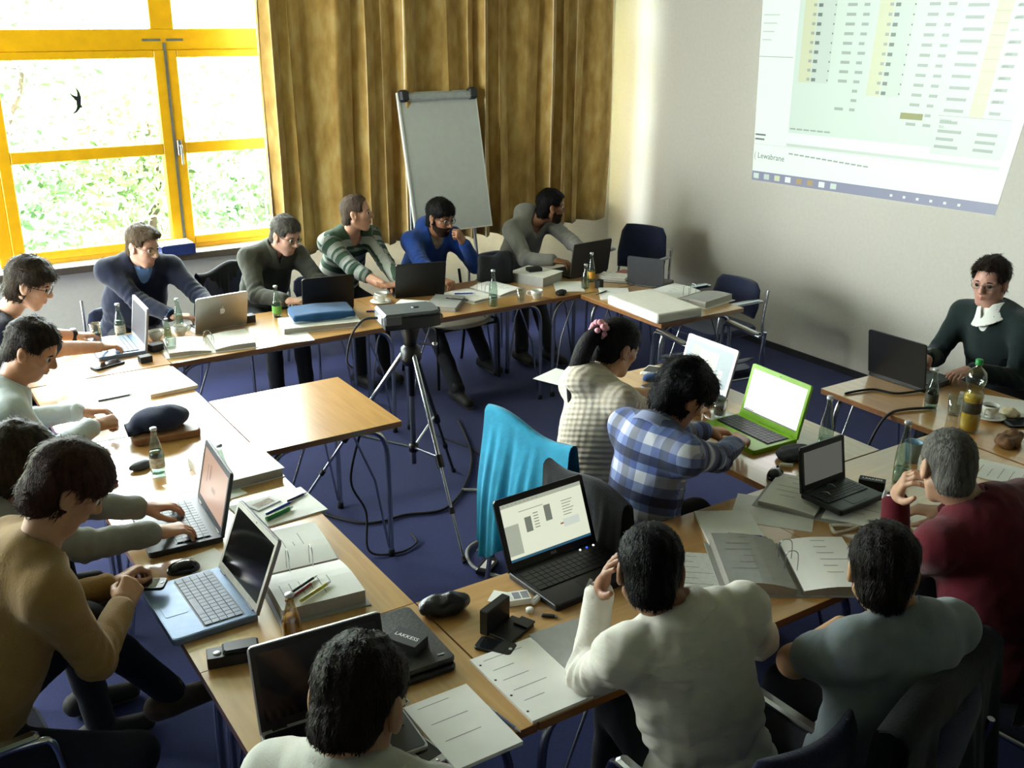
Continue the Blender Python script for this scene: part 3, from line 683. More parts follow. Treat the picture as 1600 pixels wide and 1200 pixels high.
def person(label, hip, neck, head, yaw, hyaw, hpitch=0., hroll=0., L=None, R=None, skin='#b98a6c', sk='a', hair=None, haircol='#2a2019', hk='a', top=None, pants='#15161c', pk='a',
           sleeve=(.95, .95), neckline='crew', collar=None, glasses=None, beard=None, wr=.004, hv=.0045, bw=1., feet=None, elb=(None, None), sh=((0, 0, 0), (0, 0, 0)), hood=False, watch=None, hem=-.12, shoes='#1a1714', seat=.47, cuff=None, fat=1., tail=False, spread=.11, nup=.03, hs=1., inner=None):
    hip = np.array([hip[0], hip[1], seat+.09]); neck = np.array(neck, float); head = np.array(head, float)
    root = thing('person', label, 'person', (hip[0], hip[1], 0)); O = np.array([hip[0], hip[1], 0.])
    f0 = np.array([math.cos(D(yaw)), math.sin(D(yaw)), 0]); l0 = np.array([-f0[1], f0[0], 0])
    neck = neck+nrm(neck-hip)*nup; u = nrm(neck-hip); l = nrm(l0-u*(l0@u)); f = np.cross(l, u)
    S = [neck-u*.06+s*l*.172*bw+f*sh[i][0]+l*sh[i][1]+u*sh[i][2] for i, s in enumerate((1, -1))]
    hands = [L, R]; E = []; Wp = []
    for i, hd in enumerate(hands):
        s = (1, -1)[i]; tgt = np.array(hd[0], float) if hd else S[i]+f*.12-u*.5+l*s*.04
        pole = elb[i] if elb[i] is not None else -u*.8-f*.35+l*s*.55
        E.append(arm(S[i], tgt, pole)); Wp.append(tgt)
    mid = hip+(neck-hip)*.45-f*.0; ct = neck-u*.12-f*.012
    def torso(P, g, fatn=fat):
        d = rc(P, hip-l*.065, hip+l*.065, .115+g, .115+g, f, 1.1)
        d = sm(d, rc(P, hip+u*.02, mid, .15*fatn+g, .145*fatn+g, f, 1.32), .06)
        d = sm(d, rc(P, mid, ct, .145*fatn*bw+g, .152*bw+g, f, 1.42), .06)
        for i, s in enumerate((1, -1)):
            d = sm(d, rc(P, neck-u*.035+s*l*.03-f*.015, S[i], .058+g, .055+g), .06)
        return d
    def arms(P, g, i, t1=1., ga=0.):
        e, wv = E[i], Wp[i]; d = None
        if t1 <= .5: return rc(P, S[i], S[i]+(e-S[i])*t1*2, .053+g, .047+g+ga*.8)
        d = rc(P, S[i], e, .056+g, .044+g); t = (t1-.5)*2
        return sm(d, rc(P, e, e+(wv-e)*t, .044+g, .030+(1-t)*.012+g+ga), .022)
    Vs, Qs, Ms = [], [], []; nv = [0]
    def push(V, Q, mi):
        Vs.append(V-O); Qs.append(Q+nv[0]); Ms.append(np.full(len(Q), mi)); nv[0] += len(V)
    # ---- trunk and arms
    pts = np.array([hip-.2*l, hip+.2*l, neck+.05*u]+S+E+Wp); lo, hi = pts.min(0)-.2, pts.max(0)+.14
    P, lo_ = grid(lo, hi, .014); d = torso(P, -.016)
    for i in (0, 1): d = sm(d, arms(P, -.006, i), .03)
    V, Q = snets(d, lo_, .014); push(V, Q, 0)
    # ---- head and neck
    hf = np.array([math.cos(D(hyaw))*math.cos(D(hpitch)), math.sin(D(hyaw))*math.cos(D(hpitch)), -math.sin(D(hpitch))])
    HM = frame_mat(hf, (0, 0, 1)); cr_, sr_ = math.cos(D(hroll)), math.sin(D(hroll)); HM = HM @ np.array([[1, 0, 0], [0, cr_, -sr_], [0, sr_, cr_]])*hs
    nl = HM.T @ (neck-u*.03-head)/hs**2; fo = {'fw': 1.}
    lo = np.minimum((-.125, -.108, -.13), nl-.075); hi = np.maximum((.128, .108, .135), nl+.075)
    P, lo_ = grid(lo, hi, hv); d = headsdf(P, nl, fo); V, Q = snets(d, lo_, hv); c = V[Q].mean(1)
    mi = np.zeros(len(Q), int); lip = (c[:, 0] > .076) & (abs(c[:, 1]) < .022) & (c[:, 2] < -.0535) & (c[:, 2] > -.0735); 
    Vs.append(V @ HM.T+head-O); Qs.append(Q+nv[0]); Ms.append(np.where(lip, 1, 0)); nv[0] += len(V)
    def sphere(ce, r, mi, n=8):
        vv = []; qq = []
        for a in range(n+1):
            for b in range(2*n):
                th, ph = math.pi*a/n, math.pi*b/n; vv.append((ce[0]+r*math.cos(th), ce[1]+r*math.sin(th)*math.cos(ph), ce[2]+r*math.sin(th)*math.sin(ph)))
        for a in range(n):
            for b in range(2*n): qq.append((a*2*n+b, a*2*n+(b+1) % (2*n), (a+1)*2*n+(b+1) % (2*n), (a+1)*2*n+b))
        vv = np.array(vv); qq = np.array(qq); m_ = np.where(np.arange(len(qq))//(2*n) < 3, 3, mi)
        Vs.append(vv @ HM.T+head-O); Qs.append(qq+nv[0]); Ms.append(m_); nv[0] += len(vv)
    for s in (1, -1):
        sphere((.0755, s*.032, .003), .0125, 2)
    mb = MB()
    for s in (1, -1): mb.tube([(.084, s*.014, .0205), (.0855, s*.03, .0255), (.071, s*.049, .02)], [.0035, .004, .002], n=5, cap=False)
    bv = np.array(mb.v); Vs.append(bv @ HM.T+head-O); Qs.append(np.array(mb.f)+nv[0]); Ms.append(np.full(len(mb.f), 4)); nv[0] += len(bv)
    # ---- hands
    for i, hd in enumerate(hands):
        if not hd: continue
        wpt, fd, up, pose = hd; V, Q = hand_mesh(pose); V = V*np.array([1, -1 if i == 0 else 1, 1])
        if i == 0: Q = Q[:, ::-1]
        f_ = nrm(fd); up_ = np.array(up, float); lft = nrm(np.cross(up_, f_)); u_ = np.cross(f_, lft)
        Vs.append((V @ np.stack([f_, lft, u_], 1).T+np.array(wpt)-O)); Qs.append(Q+nv[0]); Ms.append(np.zeros(len(Q), int)); nv[0] += len(V)
        if sleeve[i] < .9:
            e = E[i]; lo = np.minimum(np.minimum(e, wpt), S[i])-.09; hi = np.maximum(np.maximum(e, wpt), S[i])+.09
            P, lo_ = grid(lo, hi, .007); V, Q = snets(arms(P, 0, i, 1.), lo_, .007); push(V, Q, 0)
    sm_ = skinmat(sk, skin); lipm = mat('lip_'+sk, tuple(x*y for x, y in zip(srgb(skin), (.88, .68, .66))), .45)
    hm = hairmat(hk, haircol)
    me = fastmesh('body', np.concatenate(Vs), np.concatenate(Qs), [sm_, lipm, EYEW, IRIS, hm], np.concatenate(Ms))
    link('body', me, root)
    # ---- garment
    pts = np.array([hip-.2*l, hip+.2*l, hip-.24*u, neck+.05*u]+S+E+Wp); lo, hi = pts.min(0)-.17, pts.max(0)+.13
    h = .0095; P, lo_ = grid(lo, hi, h)
    dt = torso(P, .012); d = dt; da = []
    for i in (0, 1):
        a = arms(P, .011, i, sleeve[i], .012 if sleeve[i] <= .5 else .002); da.append(a); d = sm(d, a, .055)
    if hood: d = sm(d, el(P, neck-f*.085+u*.005, (.1, .1, .07)), .05)
    wz = wav((P[0], P[1], P[2]*1.6), 26, 11)+.6*wav(P, 55, 3)
    fold = np.zeros_like(d)
    for i in (0, 1):
        e = E[i]; rr = np.sqrt((P[0]-e[0])**2+(P[1]-e[1])**2+(P[2]-e[2])**2); ax = nrm(Wp[i]-S[i])
        fold = fold+np.exp(-(rr/.1)**2)*np.sin((P[0]*ax[0]+P[1]*ax[1]+P[2]*ax[2])*150+2*wz)
    hz = (P[0]-hip[0])*u[0]+(P[1]-hip[1])*u[1]+(P[2]-hip[2])*u[2]
    fold = fold+.8*np.exp(-((hz-.1)/.12)**2)*np.sin(hz*95+2.5*wz)
    d = d-wr*(wz+fold)
    if neckline == 'v':
        d = np.maximum(d, -rc(P, neck+f*.075+u*.03, neck+f*.15-u*.12, .062, .008)); nr = .064
    else: nr = .068 if neckline == 'crew' else .06
    d = np.maximum(d, -rc(P, neck-u*.04+f*.012, head-u*.02, nr, nr))
    d = np.maximum(d, (hem-hz)*.9)
    V, Q = snets(d, lo_, h)
    X = V-hip; ta = X @ u; tl = X @ l; tf = X @ f
    def armd(i):
        a, b = S[i], E[i]; c = Wp[i]; q1 = np.clip(((V-a) @ (b-a))/((b-a) @ (b-a)), -.2, 1); d1 = np.linalg.norm(V-(a+q1[:, None]*(b-a)), axis=1)
        q2 = np.clip(((V-b) @ (c-b))/((c-b) @ (c-b)), 0, 1); d2 = np.linalg.norm(V-(b+q2[:, None]*(c-b)), axis=1)
        first = d1 < d2; return np.minimum(d1, d2), np.where(first, q1*np.linalg.norm(b-a), np.linalg.norm(b-a)+q2*np.linalg.norm(c-b)), 
    ga, gb = ta.copy(), tl+np.where(tf > 0, 0, .033)
    for i in (0, 1):
        dd, q = armd(i); isarm = (dd < .08) & (abs(tl) > .13*bw) & (q > .0)
        ga = np.where(isarm, (S[i]-hip) @ u-q, ga); gb = np.where(isarm, tf*1.+tl*.6+.4, gb)
    top_o = link(top[0], fastmesh(top[0], V-O, Q, top[1], None, True, {'ga': ga, 'gb': gb}), root)
    if cuff:
        for i in (0, 1):
            if sleeve[i] > .9 and hands[i]:
                ax = nrm(Wp[i]-E[i]); p = Wp[i]-O; MB().tube([p-ax*.045, p-ax*.04, p-ax*.012, p-ax*.01], [.042, .0445, .0435, .04], n=14).build('cuff', cuff, top_o)
    if watch is not None:
        i, wm = watch; ax = nrm(Wp[i]-E[i]); p = Wp[i]-O
        wo = MB().tube([p-ax*.02, p-ax*.018, p+ax*.004, p+ax*.006], [.031, .034, .034, .031], n=16).build('wristwatch', wm, root)
        up_ = nrm(np.array(hands[i][2])); q = p-ax*.007+up_*.03; MB().tube([q, q+up_*.009], .016, n=14).build('watch_face', SILVER, wo)
    if collar:
        cm, hgt, op = collar; a = neck-u*.012-f*.008; b = head-HM[:, 2]*.07-hf*.02; ax = nrm(nrm(b-a)*.5+u*.5)
        P, lo_ = grid(neck-.16, neck+.16, .005); x, y, z = P[0]-a[0], P[1]-a[1], P[2]-a[2]
        t = x*ax[0]+y*ax[1]+z*ax[2]; rad = np.sqrt(np.maximum(x*x+y*y+z*z-t*t, 0))
        outer = abs(rad-(.078-.2*t))-.0045; dd = np.maximum(outer, np.maximum(-.012-t, t-hgt))
        flap = np.maximum(abs(rad-(.1-.55*t)-.0)-.0045, np.maximum(-.02-t-.25*(x*f[0]+y*f[1]+z*f[2]), t-hgt)); dd = sm(dd, flap, .004)
        fx = x*f[0]+y*f[1]+z*f[2]; lx = abs(x*l[0]+y*l[1]+z*l[2]); dd = np.maximum(dd, -np.maximum(lx-op*(.3+t/.06), -(fx-.02)))
        V, Q = snets(dd, lo_, .005)
        if len(Q): link('collar', fastmesh('collar', V-O, Q, cm), top_o)
    if inner is not None:
        ce = neck+f*.11-u*.05; P, lo_ = grid(ce-.13, ce+.13, .006); dd = torso(P, .004); dd = np.maximum(dd, np.sqrt((P[0]-ce[0])**2+(P[1]-ce[1])**2+(P[2]-ce[2])**2)-.11)
        dd = np.maximum(dd, -rc(P, neck-u*.05+f*.0, head, .06, .06)); V, Q = snets(dd, lo_, .006); link('shirt_front', fastmesh('shirt_front', V-O, Q, inner), top_o)
    # ---- trousers and shoes
    kn, an = [], []
    for i, s in enumerate((1, -1)):
        hj = hip+s*l*.085; ft = np.array(feet[i], float) if feet and feet[i] is not None else hip*np.array([1, 1, 0])+f0*.46+s*l0*spread+np.array([0, 0, .09])
        k = arm(hj, ft, np.array([0, 0, 1.])+f0*.6, .42, .43); kn.append(k); an.append(ft)
    pts = np.array([hip-.2*l, hip+.2*l]+kn+an); lo, hi = pts.min(0)-.17, pts.max(0)+.15; lo[2] = max(lo[2], .02)
    P, lo_ = grid(lo, hi, .015); d = rc(P, hip-l*.065, hip+l*.065, .122, .122, f, 1.05); d = sm(d, rc(P, hip, mid-u*.05, .14, .13, f, 1.3), .05)
    for i, s in enumerate((1, -1)): d = sm(d, sm(rc(P, hip+s*l*.085, kn[i], .088, .064), rc(P, kn[i], an[i], .062, .05), .03), .04)
    d = d-.004*wav(P, 30, 5); V, Q = snets(d, lo_, .015)
    link('trousers', fastmesh('trousers', V-O, Q, mat('trousers_'+pk, pants, .9, 0, .2, 60, .2, 150)), root)
    for i in (0, 1):
        fd = nrm((an[i]-kn[i])*np.array([1, 1, 0])*.5+f0*.6) if feet else f0
        p = an[i]*np.array([1, 1, 0])+np.array([0, 0, max(an[i][2]-.09, 0)]); P, lo_ = grid(p-np.array([.2, .2, 0.01]), p+np.array([.25, .25, .14]), .009)
        d = rc(P, p-fd*.05+np.array([0, 0, .05]), p+fd*.15+np.array([0, 0, .034]), .045, .038); d = sm(d, rc(P, p+np.array([0, 0, .06]), p+np.array([0, 0, .11]), .043, .042), .03)
        d = np.maximum(d, p[2]+.004-P[2]); V, Q = snets(d, lo_, .009); c = V[Q].mean(1)
        link('shoe', fastmesh('shoe', V-O, Q, [mat('shoe_'+pk, shoes, .7, 0, .2), mat('shoe_sole', '#6a655a', .8)], (c[:, 2] < p[2]+.022).astype(int)), root)
    # ---- hair, beard, glasses
    if hair is not None:
        P, lo_ = grid((-.16, -.125, -.16), (.13, .125, .17), .005); d = hairsdf(P, hair)
        if tail:
            for a, b, r1, r2 in (((-.1, 0, .055), (-.13, 0, .03), .025, .034), ):
                d = sm(d, rc(P, a, b, r1, r2), .02)
        V, Q = snets(d, lo_, .005); hsum = o_strands(V, Q, hair); ho = link('hair', fastmesh('hair', V @ HM.T+head-O, Q, hm), root)
        sv, sq = hsum; so = link('strands', fastmesh('strands', sv @ HM.T+head-O, sq, hm), ho); so['kind'] = 'stuff'
        if tail:
            a = HM @ np.array([-.115, .0, .045])+head; pth = [a, a-f0*.065-np.array([0, 0, .03])-l0*.0, a-f0*.105-np.array([0, 0, .12])+l0*.01, a-f0*.125-np.array([0, 0, .22])+l0*.02, a-f0*.125-np.array([0, 0, .34])+l0*.02]
            pth = bez([tuple(q-O) for q in pth], 7); rr = [.02+.022*math.sin(math.pi*(i/len(pth))**.7) for i in range(len(pth))]; rr[-1] = .006
            MB().tube(pth, rr, n=12).build('ponytail', hm, ho)
            q = a-f0*.012+np.array([0, 0, .012])-O
            mb = MB()
            for i in range(40):
                v = nrm(np.random.RandomState(i).randn(3)); mb.lathe([(0, -.014), (.011, -.008), (.014, 0), (.011, .008), (0, .014)], M=T(*(q+v*.034)), n=8)
            tag(mb.build('scrunchie', mat('pink_flower_band', '#d99aa6', .8, 0, .3, 60), ho), 'pink flower hair band')
    if beard:
        P, lo_ = grid((-.05, -.09, -.15), (.13, .09, .02), .004); d = headsdf(P, None, fo)-beard[0]-.0015*wav(P, 200, 2)
        ya = abs(P[1]); keep = np.maximum(P[2]-(-.047+.06*np.clip((.03-P[0])/.035, 0, 1)), -(P[0]-(-.004)))
        keep = np.minimum(keep, np.maximum(np.maximum(ya-.03+.6*(P[2]+.06), P[2]+.0415), -(P[0]-.06)))
        mouth = rc((P[0], ya, P[2]), (.09, 0, -.0625), (.082, .014, -.063), .0115, .007)
        chk = el((P[0], ya, P[2]), (.085, .04, -.02), (.03, .03, .028))
        d = np.maximum(np.maximum(d, keep), -mouth); d = np.maximum(d, -chk); nose = el(P, (.105, 0, -.03), (.03, .022, .018)); d = np.maximum(d, -nose)
        V, Q = snets(d, lo_, .004); link('beard', fastmesh('beard', V @ HM.T+head-O, Q, hairmat(hk+'_beard', beard[1], .7)), root)
    if glasses:
        mb = MB(); rim = .0016
        for s in (1, -1):
            loop = [(.1-.35*(abs(s*.034+.0235*math.cos(a))-.02)**1*.5, s*.034+.0235*math.cos(a), .002+.0165*math.sin(a)) for a in [2*math.pi*i/14 for i in range(15)]]
            mb.tube(loop, rim, n=5); mb.tube([(.091, s*.057, .008), (.05, s*.078, .01), (-.01, s*.081, .008), (-.025, s*.08, -.006)], rim*1.1, n=5)
        mb.tube([(.1, .011, .006), (.105, 0, .009), (.1, -.011, .006)], rim, n=5)
        Mx = Matrix.Translation(Vector(head-O)) @ Matrix([list(HM[i])+[0] for i in range(3)]+[[0, 0, 0, 1]])
        go = MB().add(mb.v, mb.f, 0, Mx, True).build('glasses', glasses, root)
        ln = MB()
        for s in (1, -1): ln.add([(.1-.35*(abs(s*.034+.0225*math.cos(a))-.02)*.5, s*.034+.0225*math.cos(a), .002+.0155*math.sin(a)) for a in [2*math.pi*i/14 for i in range(14)]], [tuple(range(14))])
        MB().add(ln.v, ln.f, 0, Mx).build('lens', GLASSC, go)
    return dict(root=root, S=S, E=E, W=Wp, f=f, l=l, u=u, neck=neck, hip=hip, head=head, HM=HM)
# ================================================================ clothing materials
def attr_tex(name, build, rough=.9, bump=.15, bs=220):
    m = bpy.data.materials.new(name); m.use_nodes = True; n = m.node_tree.nodes; L = m.node_tree.links; b = n['Principled BSDF']
    ga = n.new('ShaderNodeAttribute'); ga.attribute_name = 'ga'; gb = n.new('ShaderNodeAttribute'); gb.attribute_name = 'gb'
    col = build(n, L, ga.outputs['Fac'], gb.outputs['Fac']); L.new(col, b.inputs['Base Color']); b.inputs['Roughness'].default_value = rough
    tcn = n.new('ShaderNodeTexCoord'); no = n.new('ShaderNodeTexNoise'); no.inputs['Scale'].default_value = bs; L.new(tcn.outputs['Object'], no.inputs['Vector'])
    bp = n.new('ShaderNodeBump'); bp.inputs['Strength'].default_value = bump; bp.inputs['Distance'].default_value = .004; L.new(no.outputs['Fac'], bp.inputs['Height']); L.new(bp.outputs['Normal'], b.inputs['Normal'])
    b.inputs['Sheen Weight'].default_value = .1
    return m
def mth(n, L, op, a, b=None):
    k = n.new('ShaderNodeMath'); k.operation = op
    for i, v in enumerate((a, b)):
        if v is None: continue
        if isinstance(v, (int, float)): k.inputs[i].default_value = v
        else: L.new(v, k.inputs[i])
    return k.outputs[0]
def band(n, L, v, period, cols, off=0.):
    fr = mth(n, L, 'FRACT', mth(n, L, 'MULTIPLY', mth(n, L, 'ADD', v, off+10*period), 1/period))
    r = n.new('ShaderNodeValToRGB'); r.color_ramp.interpolation = 'CONSTANT'; L.new(fr, r.inputs['Fac'])
    for i, (p, c) in enumerate(cols):
        e = r.color_ramp.elements[i] if i < 2 else r.color_ramp.elements.new(p)
        e.position = p; e.color = (*srgb(c), 1)
    return r.outputs['Color']
def cloth(k, c, var=.12, bump=.25, bs=180, rough=.92): return mat('cloth_'+k, c, rough, 0, var, 14, bump, bs, spec=.25, sheen=.15)
STRIPE = attr_tex('green_grey_stripes', lambda n, L, a, b: band(n, L, a, .135, ((0, '#8d9089'), (.33, '#1d3a26'), (.66, '#777b74'), (.83, '#1f3b28')), .02))
def plaid(n, L, a, b):
    c1 = band(n, L, a, .15, ((0, '#c9ccd6'), (.3, '#5a6fa8'), (.5, '#20294a'), (.75, '#6f7fae')), .03)
    c2 = band(n, L, b, .15, ((0, '#d8d8dc'), (.28, '#4f5f92'), (.5, '#1c2340'), (.78, '#8790b5')), .06)
    m = n.new('ShaderNodeMix'); m.data_type = 'RGBA'; m.blend_type = 'MULTIPLY'; m.inputs[0].default_value = .85; L.new(c1, m.inputs[6]); L.new(c2, m.inputs[7])
    g = n.new('ShaderNodeGamma'); g.inputs['Gamma'].default_value = .8; L.new(m.outputs[2], g.inputs['Color']); return g.outputs['Color']
PLAID = attr_tex('blue_white_plaid', plaid)
def knit():
    m = mat('cream_cable_knit', '#c9bfae', .95, 0, .05, 10); n = m.node_tree.nodes; L = m.node_tree.links; b = n['Principled BSDF']
    ga = n.new('ShaderNodeAttribute'); ga.attribute_name = 'ga'; gb = n.new('ShaderNodeAttribute'); gb.attribute_name = 'gb'
    s1 = mth(n, L, 'SINE', mth(n, L, 'MULTIPLY', mth(n, L, 'ADD', ga.outputs['Fac'], mth(n, L, 'MULTIPLY', gb.outputs['Fac'], .25)), 260)); s2 = mth(n, L, 'SINE', mth(n, L, 'MULTIPLY', gb.outputs['Fac'], 210))
    hgt = mth(n, L, 'ADD', s1, mth(n, L, 'MULTIPLY', s2, .6))
    bp = n.new('ShaderNodeBump'); bp.inputs['Strength'].default_value = .5; bp.inputs['Distance'].default_value = .0035; L.new(hgt, bp.inputs['Height']); L.new(bp.outputs['Normal'], b.inputs['Normal'])
    return m
KNIT = knit()
NAVY = cloth('navy_sweater', '#12172a'); DTEE = cloth('dark_navy_tee', '#161a2c'); PALEB = cloth('pale_blue_shirt', '#b9c2c4', .05, .6, 18); GREYH = cloth('grey_hoodie', '#7f8078'); TAN = cloth('tan_sweater', '#8c6f40', .08, .35)
OLIVE = cloth('olive_jacket', '#3c3d34', .12, .6, 22); BLUEJ = cloth('royal_blue_jacket', '#173a7e', .15); GREYP = cloth('grey_pullover', '#7e7c76', .1); GREENS = cloth('dark_green_sweater', '#142220', .12)
RED = cloth('dark_red_sweater', '#54101c', .12, .4, 20); GTEE = cloth('grey_tee', '#757d81', .08, .5, 16); WSHIRT = mat('cloth_white_shirt', '#cfcbc0', .9, 0, .03, 14, .8, 11, stretch=(1, 1, 2.4), spec=.25); WPOLO = cloth('white_polo', '#c8c8c0', .05)
BLUEC = cloth('blue_collar', '#5f7fae', .05); WHC = cloth('white_collar', '#d9d9d2', .03); BEIGEC = cloth('beige_collar', '#8f8470', .05); OLIVEC = cloth('olive_collar', '#44453b')
DGL = mat('dark_glasses_frame', '#1b1512', .35); TGL = mat('thin_metal_frame', '#8b8478', .3, .9)
DN = (0, 0, 1)
# ---------------------------------------------------------------- left row
person('young man in a dark navy T-shirt and glasses typing at the far left corner', (.2, 5.62), (.56, 5.62, 1.03), (.71, 5.50, 1.225), 0, -22, 22,
       L=((.96, 6.0, .785), (1, .05, -.15), DN, 'relax'), R=((1.02, 5.66, .80), (.95, .35, -.2), DN, 'type'), skin='#c79a80', sk='fair', hair=dict(t=.026, side=.016, nape=-.075, amp=.004, fringe=.012, sb=.05), haircol='#33291f', hk='dkbrown',
       top=('t_shirt', DTEE), sleeve=(.42, .42), glasses=DGL, watch=(0, BLACKR), elb=(None, (-.2, -.5, -1)))
person('man in a pale blue shirt bending over his papers, second in the left row', (.06, 4.45), (.42, 4.46, 1.02), (.545, 4.47, 1.195), 0, -28, 30,
       L=((.74, 4.74, .79), (1, -.1, -.1), DN, 'relax'), R=((.75, 4.52, .795), (1, .2, -.05), (-.2, -.5, 1), 'fist'), skin='#b98767', sk='tanned', hair=dict(t=.016, side=.006, nape=-.055, amp=.003, line=.068), haircol='#251c15', hk='brown2',
       top=('shirt', PALEB), collar=(PALEB, .05, .02), cuff=PALEB)
person('person with long brown hair in a grey hooded top typing at the orange-lit laptop', (-.02, 3.5), (.22, 3.47, 1.0), (.325, 3.44, 1.13), 0, -5, 25,
       L=((.72, 3.58, .80), (1, .0, -.15), DN, 'type'), R=((.71, 3.36, .80), (1, .12, -.15), DN, 'type'), skin='#bb8d73', sk='fair2', hair=dict(t=.022, side=.016, nape=-.1, amp=.003, long=1, overear=1, sb=.1, fringe=.01), haircol='#33291d', hk='brown3',
       top=('hooded_top', GREYH), hood=True, glasses=DGL, pants='#1a1a1c', pk='b')
person('man in a tan sweater looking down at his phone, lower left', (.02, 2.86), (.27, 2.86, 1.07), (.385, 2.87, 1.255), 8, -2, 38,
       L=((.50, 3.10, .79), (.75, .35, .1), (-.3, .3, 1), 'grip'), R=((.50, 2.96, .79), (.5, .75, .25), (.4, -.6, .8), 'grip'), skin='#b78b6a', sk='fair3', hair=dict(t=.024, side=.016, nape=-.085, amp=.0025, k=70, fringe=.02, sb=.05), haircol='#3a2318', hk='redbrown',
       top=('sweater', TAN), hv=.0038, hem=-.16, elb=((-.2, .3, -1), (.0, -.35, -1)), pants='#0f1120', pk='navyjeans', feet=((.62, 3.03, .38), (.30, 2.55, .09)), shoes='#4a3d2e')
# ---------------------------------------------------------------- back row
person('man in a navy sweater over a blue collar with glasses, under the window', (1.42, 6.72), (1.47, 6.48, 1.03), (1.475, 6.37, 1.17), -90, -55, 16,
       L=((1.78, 6.03, .79), (-.3, -1, -.1), DN, 'type'), R=((1.53, 6.08, .79), (.9, -.25, -.1), DN, 'type'), skin='#c39a85', sk='fair4', hair=dict(t=.014, side=.004, nape=-.045, amp=.003, line=.07, quiff=1), haircol='#4a3c2c', hk='brown4',
       top=('sweater', NAVY), neckline='v', collar=(BLUEC, .048, .022), inner=BLUEC, glasses=TGL, bw=1.12, fat=1.12, cuff=BLUEC)
person('young man in an olive grey jacket typing at a black laptop before the curtain edge', (2.28, 6.74), (2.34, 6.5, 1.0), (2.39, 6.4, 1.13), -85, -62, 20,
       L=((2.55, 6.05, .79), (-.3, -1, -.1), DN, 'type'), R=((2.24, 6.06, .79), (.75, -.45, -.1), DN, 'type'), skin='#c79c86', sk='fair5', hair=dict(t=.014, side=.005, nape=-.05, amp=.003, line=.066, fringe=.008), haircol='#4b4741', hk='ashbrown',
       top=('jacket', OLIVE), collar=(OLIVEC, .06, .02), glasses=TGL)
person('man in a green and grey striped sweater turning towards the projection', (2.9, 6.85), (2.94, 6.6, 1.03), (2.95, 6.5, 1.205), -80, -32, -3,
       L=((3.06, 6.12, .785), (-.2, -1, -.1), DN, 'relax'), R=((2.93, 6.1, .79), (.8, -.25, -.1), DN, 'relax'), skin='#c4957c', sk='fair6', hair=dict(t=.008, side=.003, nape=-.05, amp=.0025, line=.078), haircol='#4d4036', hk='shortbrown',
       top=('striped_sweater', STRIPE), neckline='v', sleeve=(.95, .72))
person('bearded man in a royal blue jacket with his fist at his mouth', (3.52, 6.75), (3.54, 6.5, .98), (3.55, 6.4, 1.13), -88, -70, 14,
       L=((3.66, 6.27, .965), (-.55, -.1, .75), (.5, -.8, .2), 'fist'), R=((3.32, 6.0, .79), (.35, -1, -.1), DN, 'grip'), skin='#9a6c50', sk='brown', hair=dict(t=.02, side=.008, nape=-.06, amp=.003, fringe=.02), haircol='#0d0b0a', hk='black',
       top=('jacket', BLUEJ), neckline='v', inner=mat('printed_tee', '#8a7a6a', .9, 0, .5, 22), hood=True, glasses=DGL, beard=(.0035, '#2a1c15'), feet=((3.80, 6.2, .09), (3.28, 5.72, .09)), shoes='#3f372c', elb=((.6, -.2, -1), None))
person('bearded man in a grey pullover watching the projection, at the back right', (4.40, 6.78), (4.40, 6.5, .99), (4.49, 6.37, 1.125), -80, -18, 4,
       L=((4.62, 6.02, .79), (-.2, -1, -.1), DN, 'type'), R=((4.30, 6.04, .80), (.45, -.8, -.1), DN, 'type'), skin='#8a5d42', sk='brown2', hair=dict(t=.018, side=.008, nape=-.06, amp=.003, line=.068), haircol='#0c0a0a', hk='black2',
       top=('pullover', GREYP), neckline='v', hood=True, beard=(.003, '#261912'), feet=((4.32, 6.1, .09), (4.12, 6.2, .09)), bw=1.05)
# ---------------------------------------------------------------- inner row
person('woman with a black ponytail and a cream knitted cardigan, seen from behind', (2.52, 3.30), (2.62, 3.33, .98), (2.73, 3.35, 1.135), 0, -2, 22,
       L=((3.12, 3.52, .785), (1, -.1, -.1), DN, 'type'), R=((3.1, 3.26, .785), (1, .2, -.1), DN, 'type'), skin='#b98d6e', sk='fair7', hair=dict(t=.012, side=.007, nape=-.055, amp=.0015, k=50, fringe=.0), haircol='#100d10', hk='black3', tail=True,
       top=('knitted_cardigan', KNIT), hood=True, sleeve=(.42, .42), bw=.92, wr=.002, pants='#16181f', hem=-.1)
person('person with thick black hair in a blue plaid shirt typing on the lime green laptop', (2.38, 2.76), (2.47, 2.77, .99), (2.61, 2.79, 1.11), 0, -8, 34,
       L=((2.98, 3.02, .80), (.85, -.2, -.15), DN, 'type'), R=((2.96, 2.82, .82), (.75, .45, -.1), (-.2, -.4, 1), 'type'), skin='#b3815f', sk='tan2', hair=dict(t=.034, side=.022, nape=-.07, amp=.007, k=70, fringe=.012, sb=.05, seed=4), haircol='#0d0c0f', hk='black4',
       top=('plaid_shirt', PLAID), collar=(PLAID, .045, .02), elb=(None, (-.1, -.6, -1)), hv=.0042, sleeve=(.95, .88), wr=.005, hem=-.2)
# ---------------------------------------------------------------- presenter
person('presenter with glasses in a dark green sweater over a white collar, at the right wall', (5.18, 3.02), (5.06, 3.05, 1.0), (5.05, 3.10, 1.17), 178, 192, 6,
       L=((4.73, 2.93, .785), (-1, .1, -.1), DN, 'type'), R=((4.70, 3.17, .79), (-1, -.15, -.2), DN, 'grip'), skin='#bb8d7c', sk='fair8', hair=dict(t=.022, side=.011, nape=-.06, amp=.004, fringe=.0, line=.072), haircol='#231812', hk='darkbrown5',
       top=('sweater', GREENS), neckline='v', collar=(WHC, .045, .026), inner=WHC, glasses=TGL, bw=1.08, hv=.004)
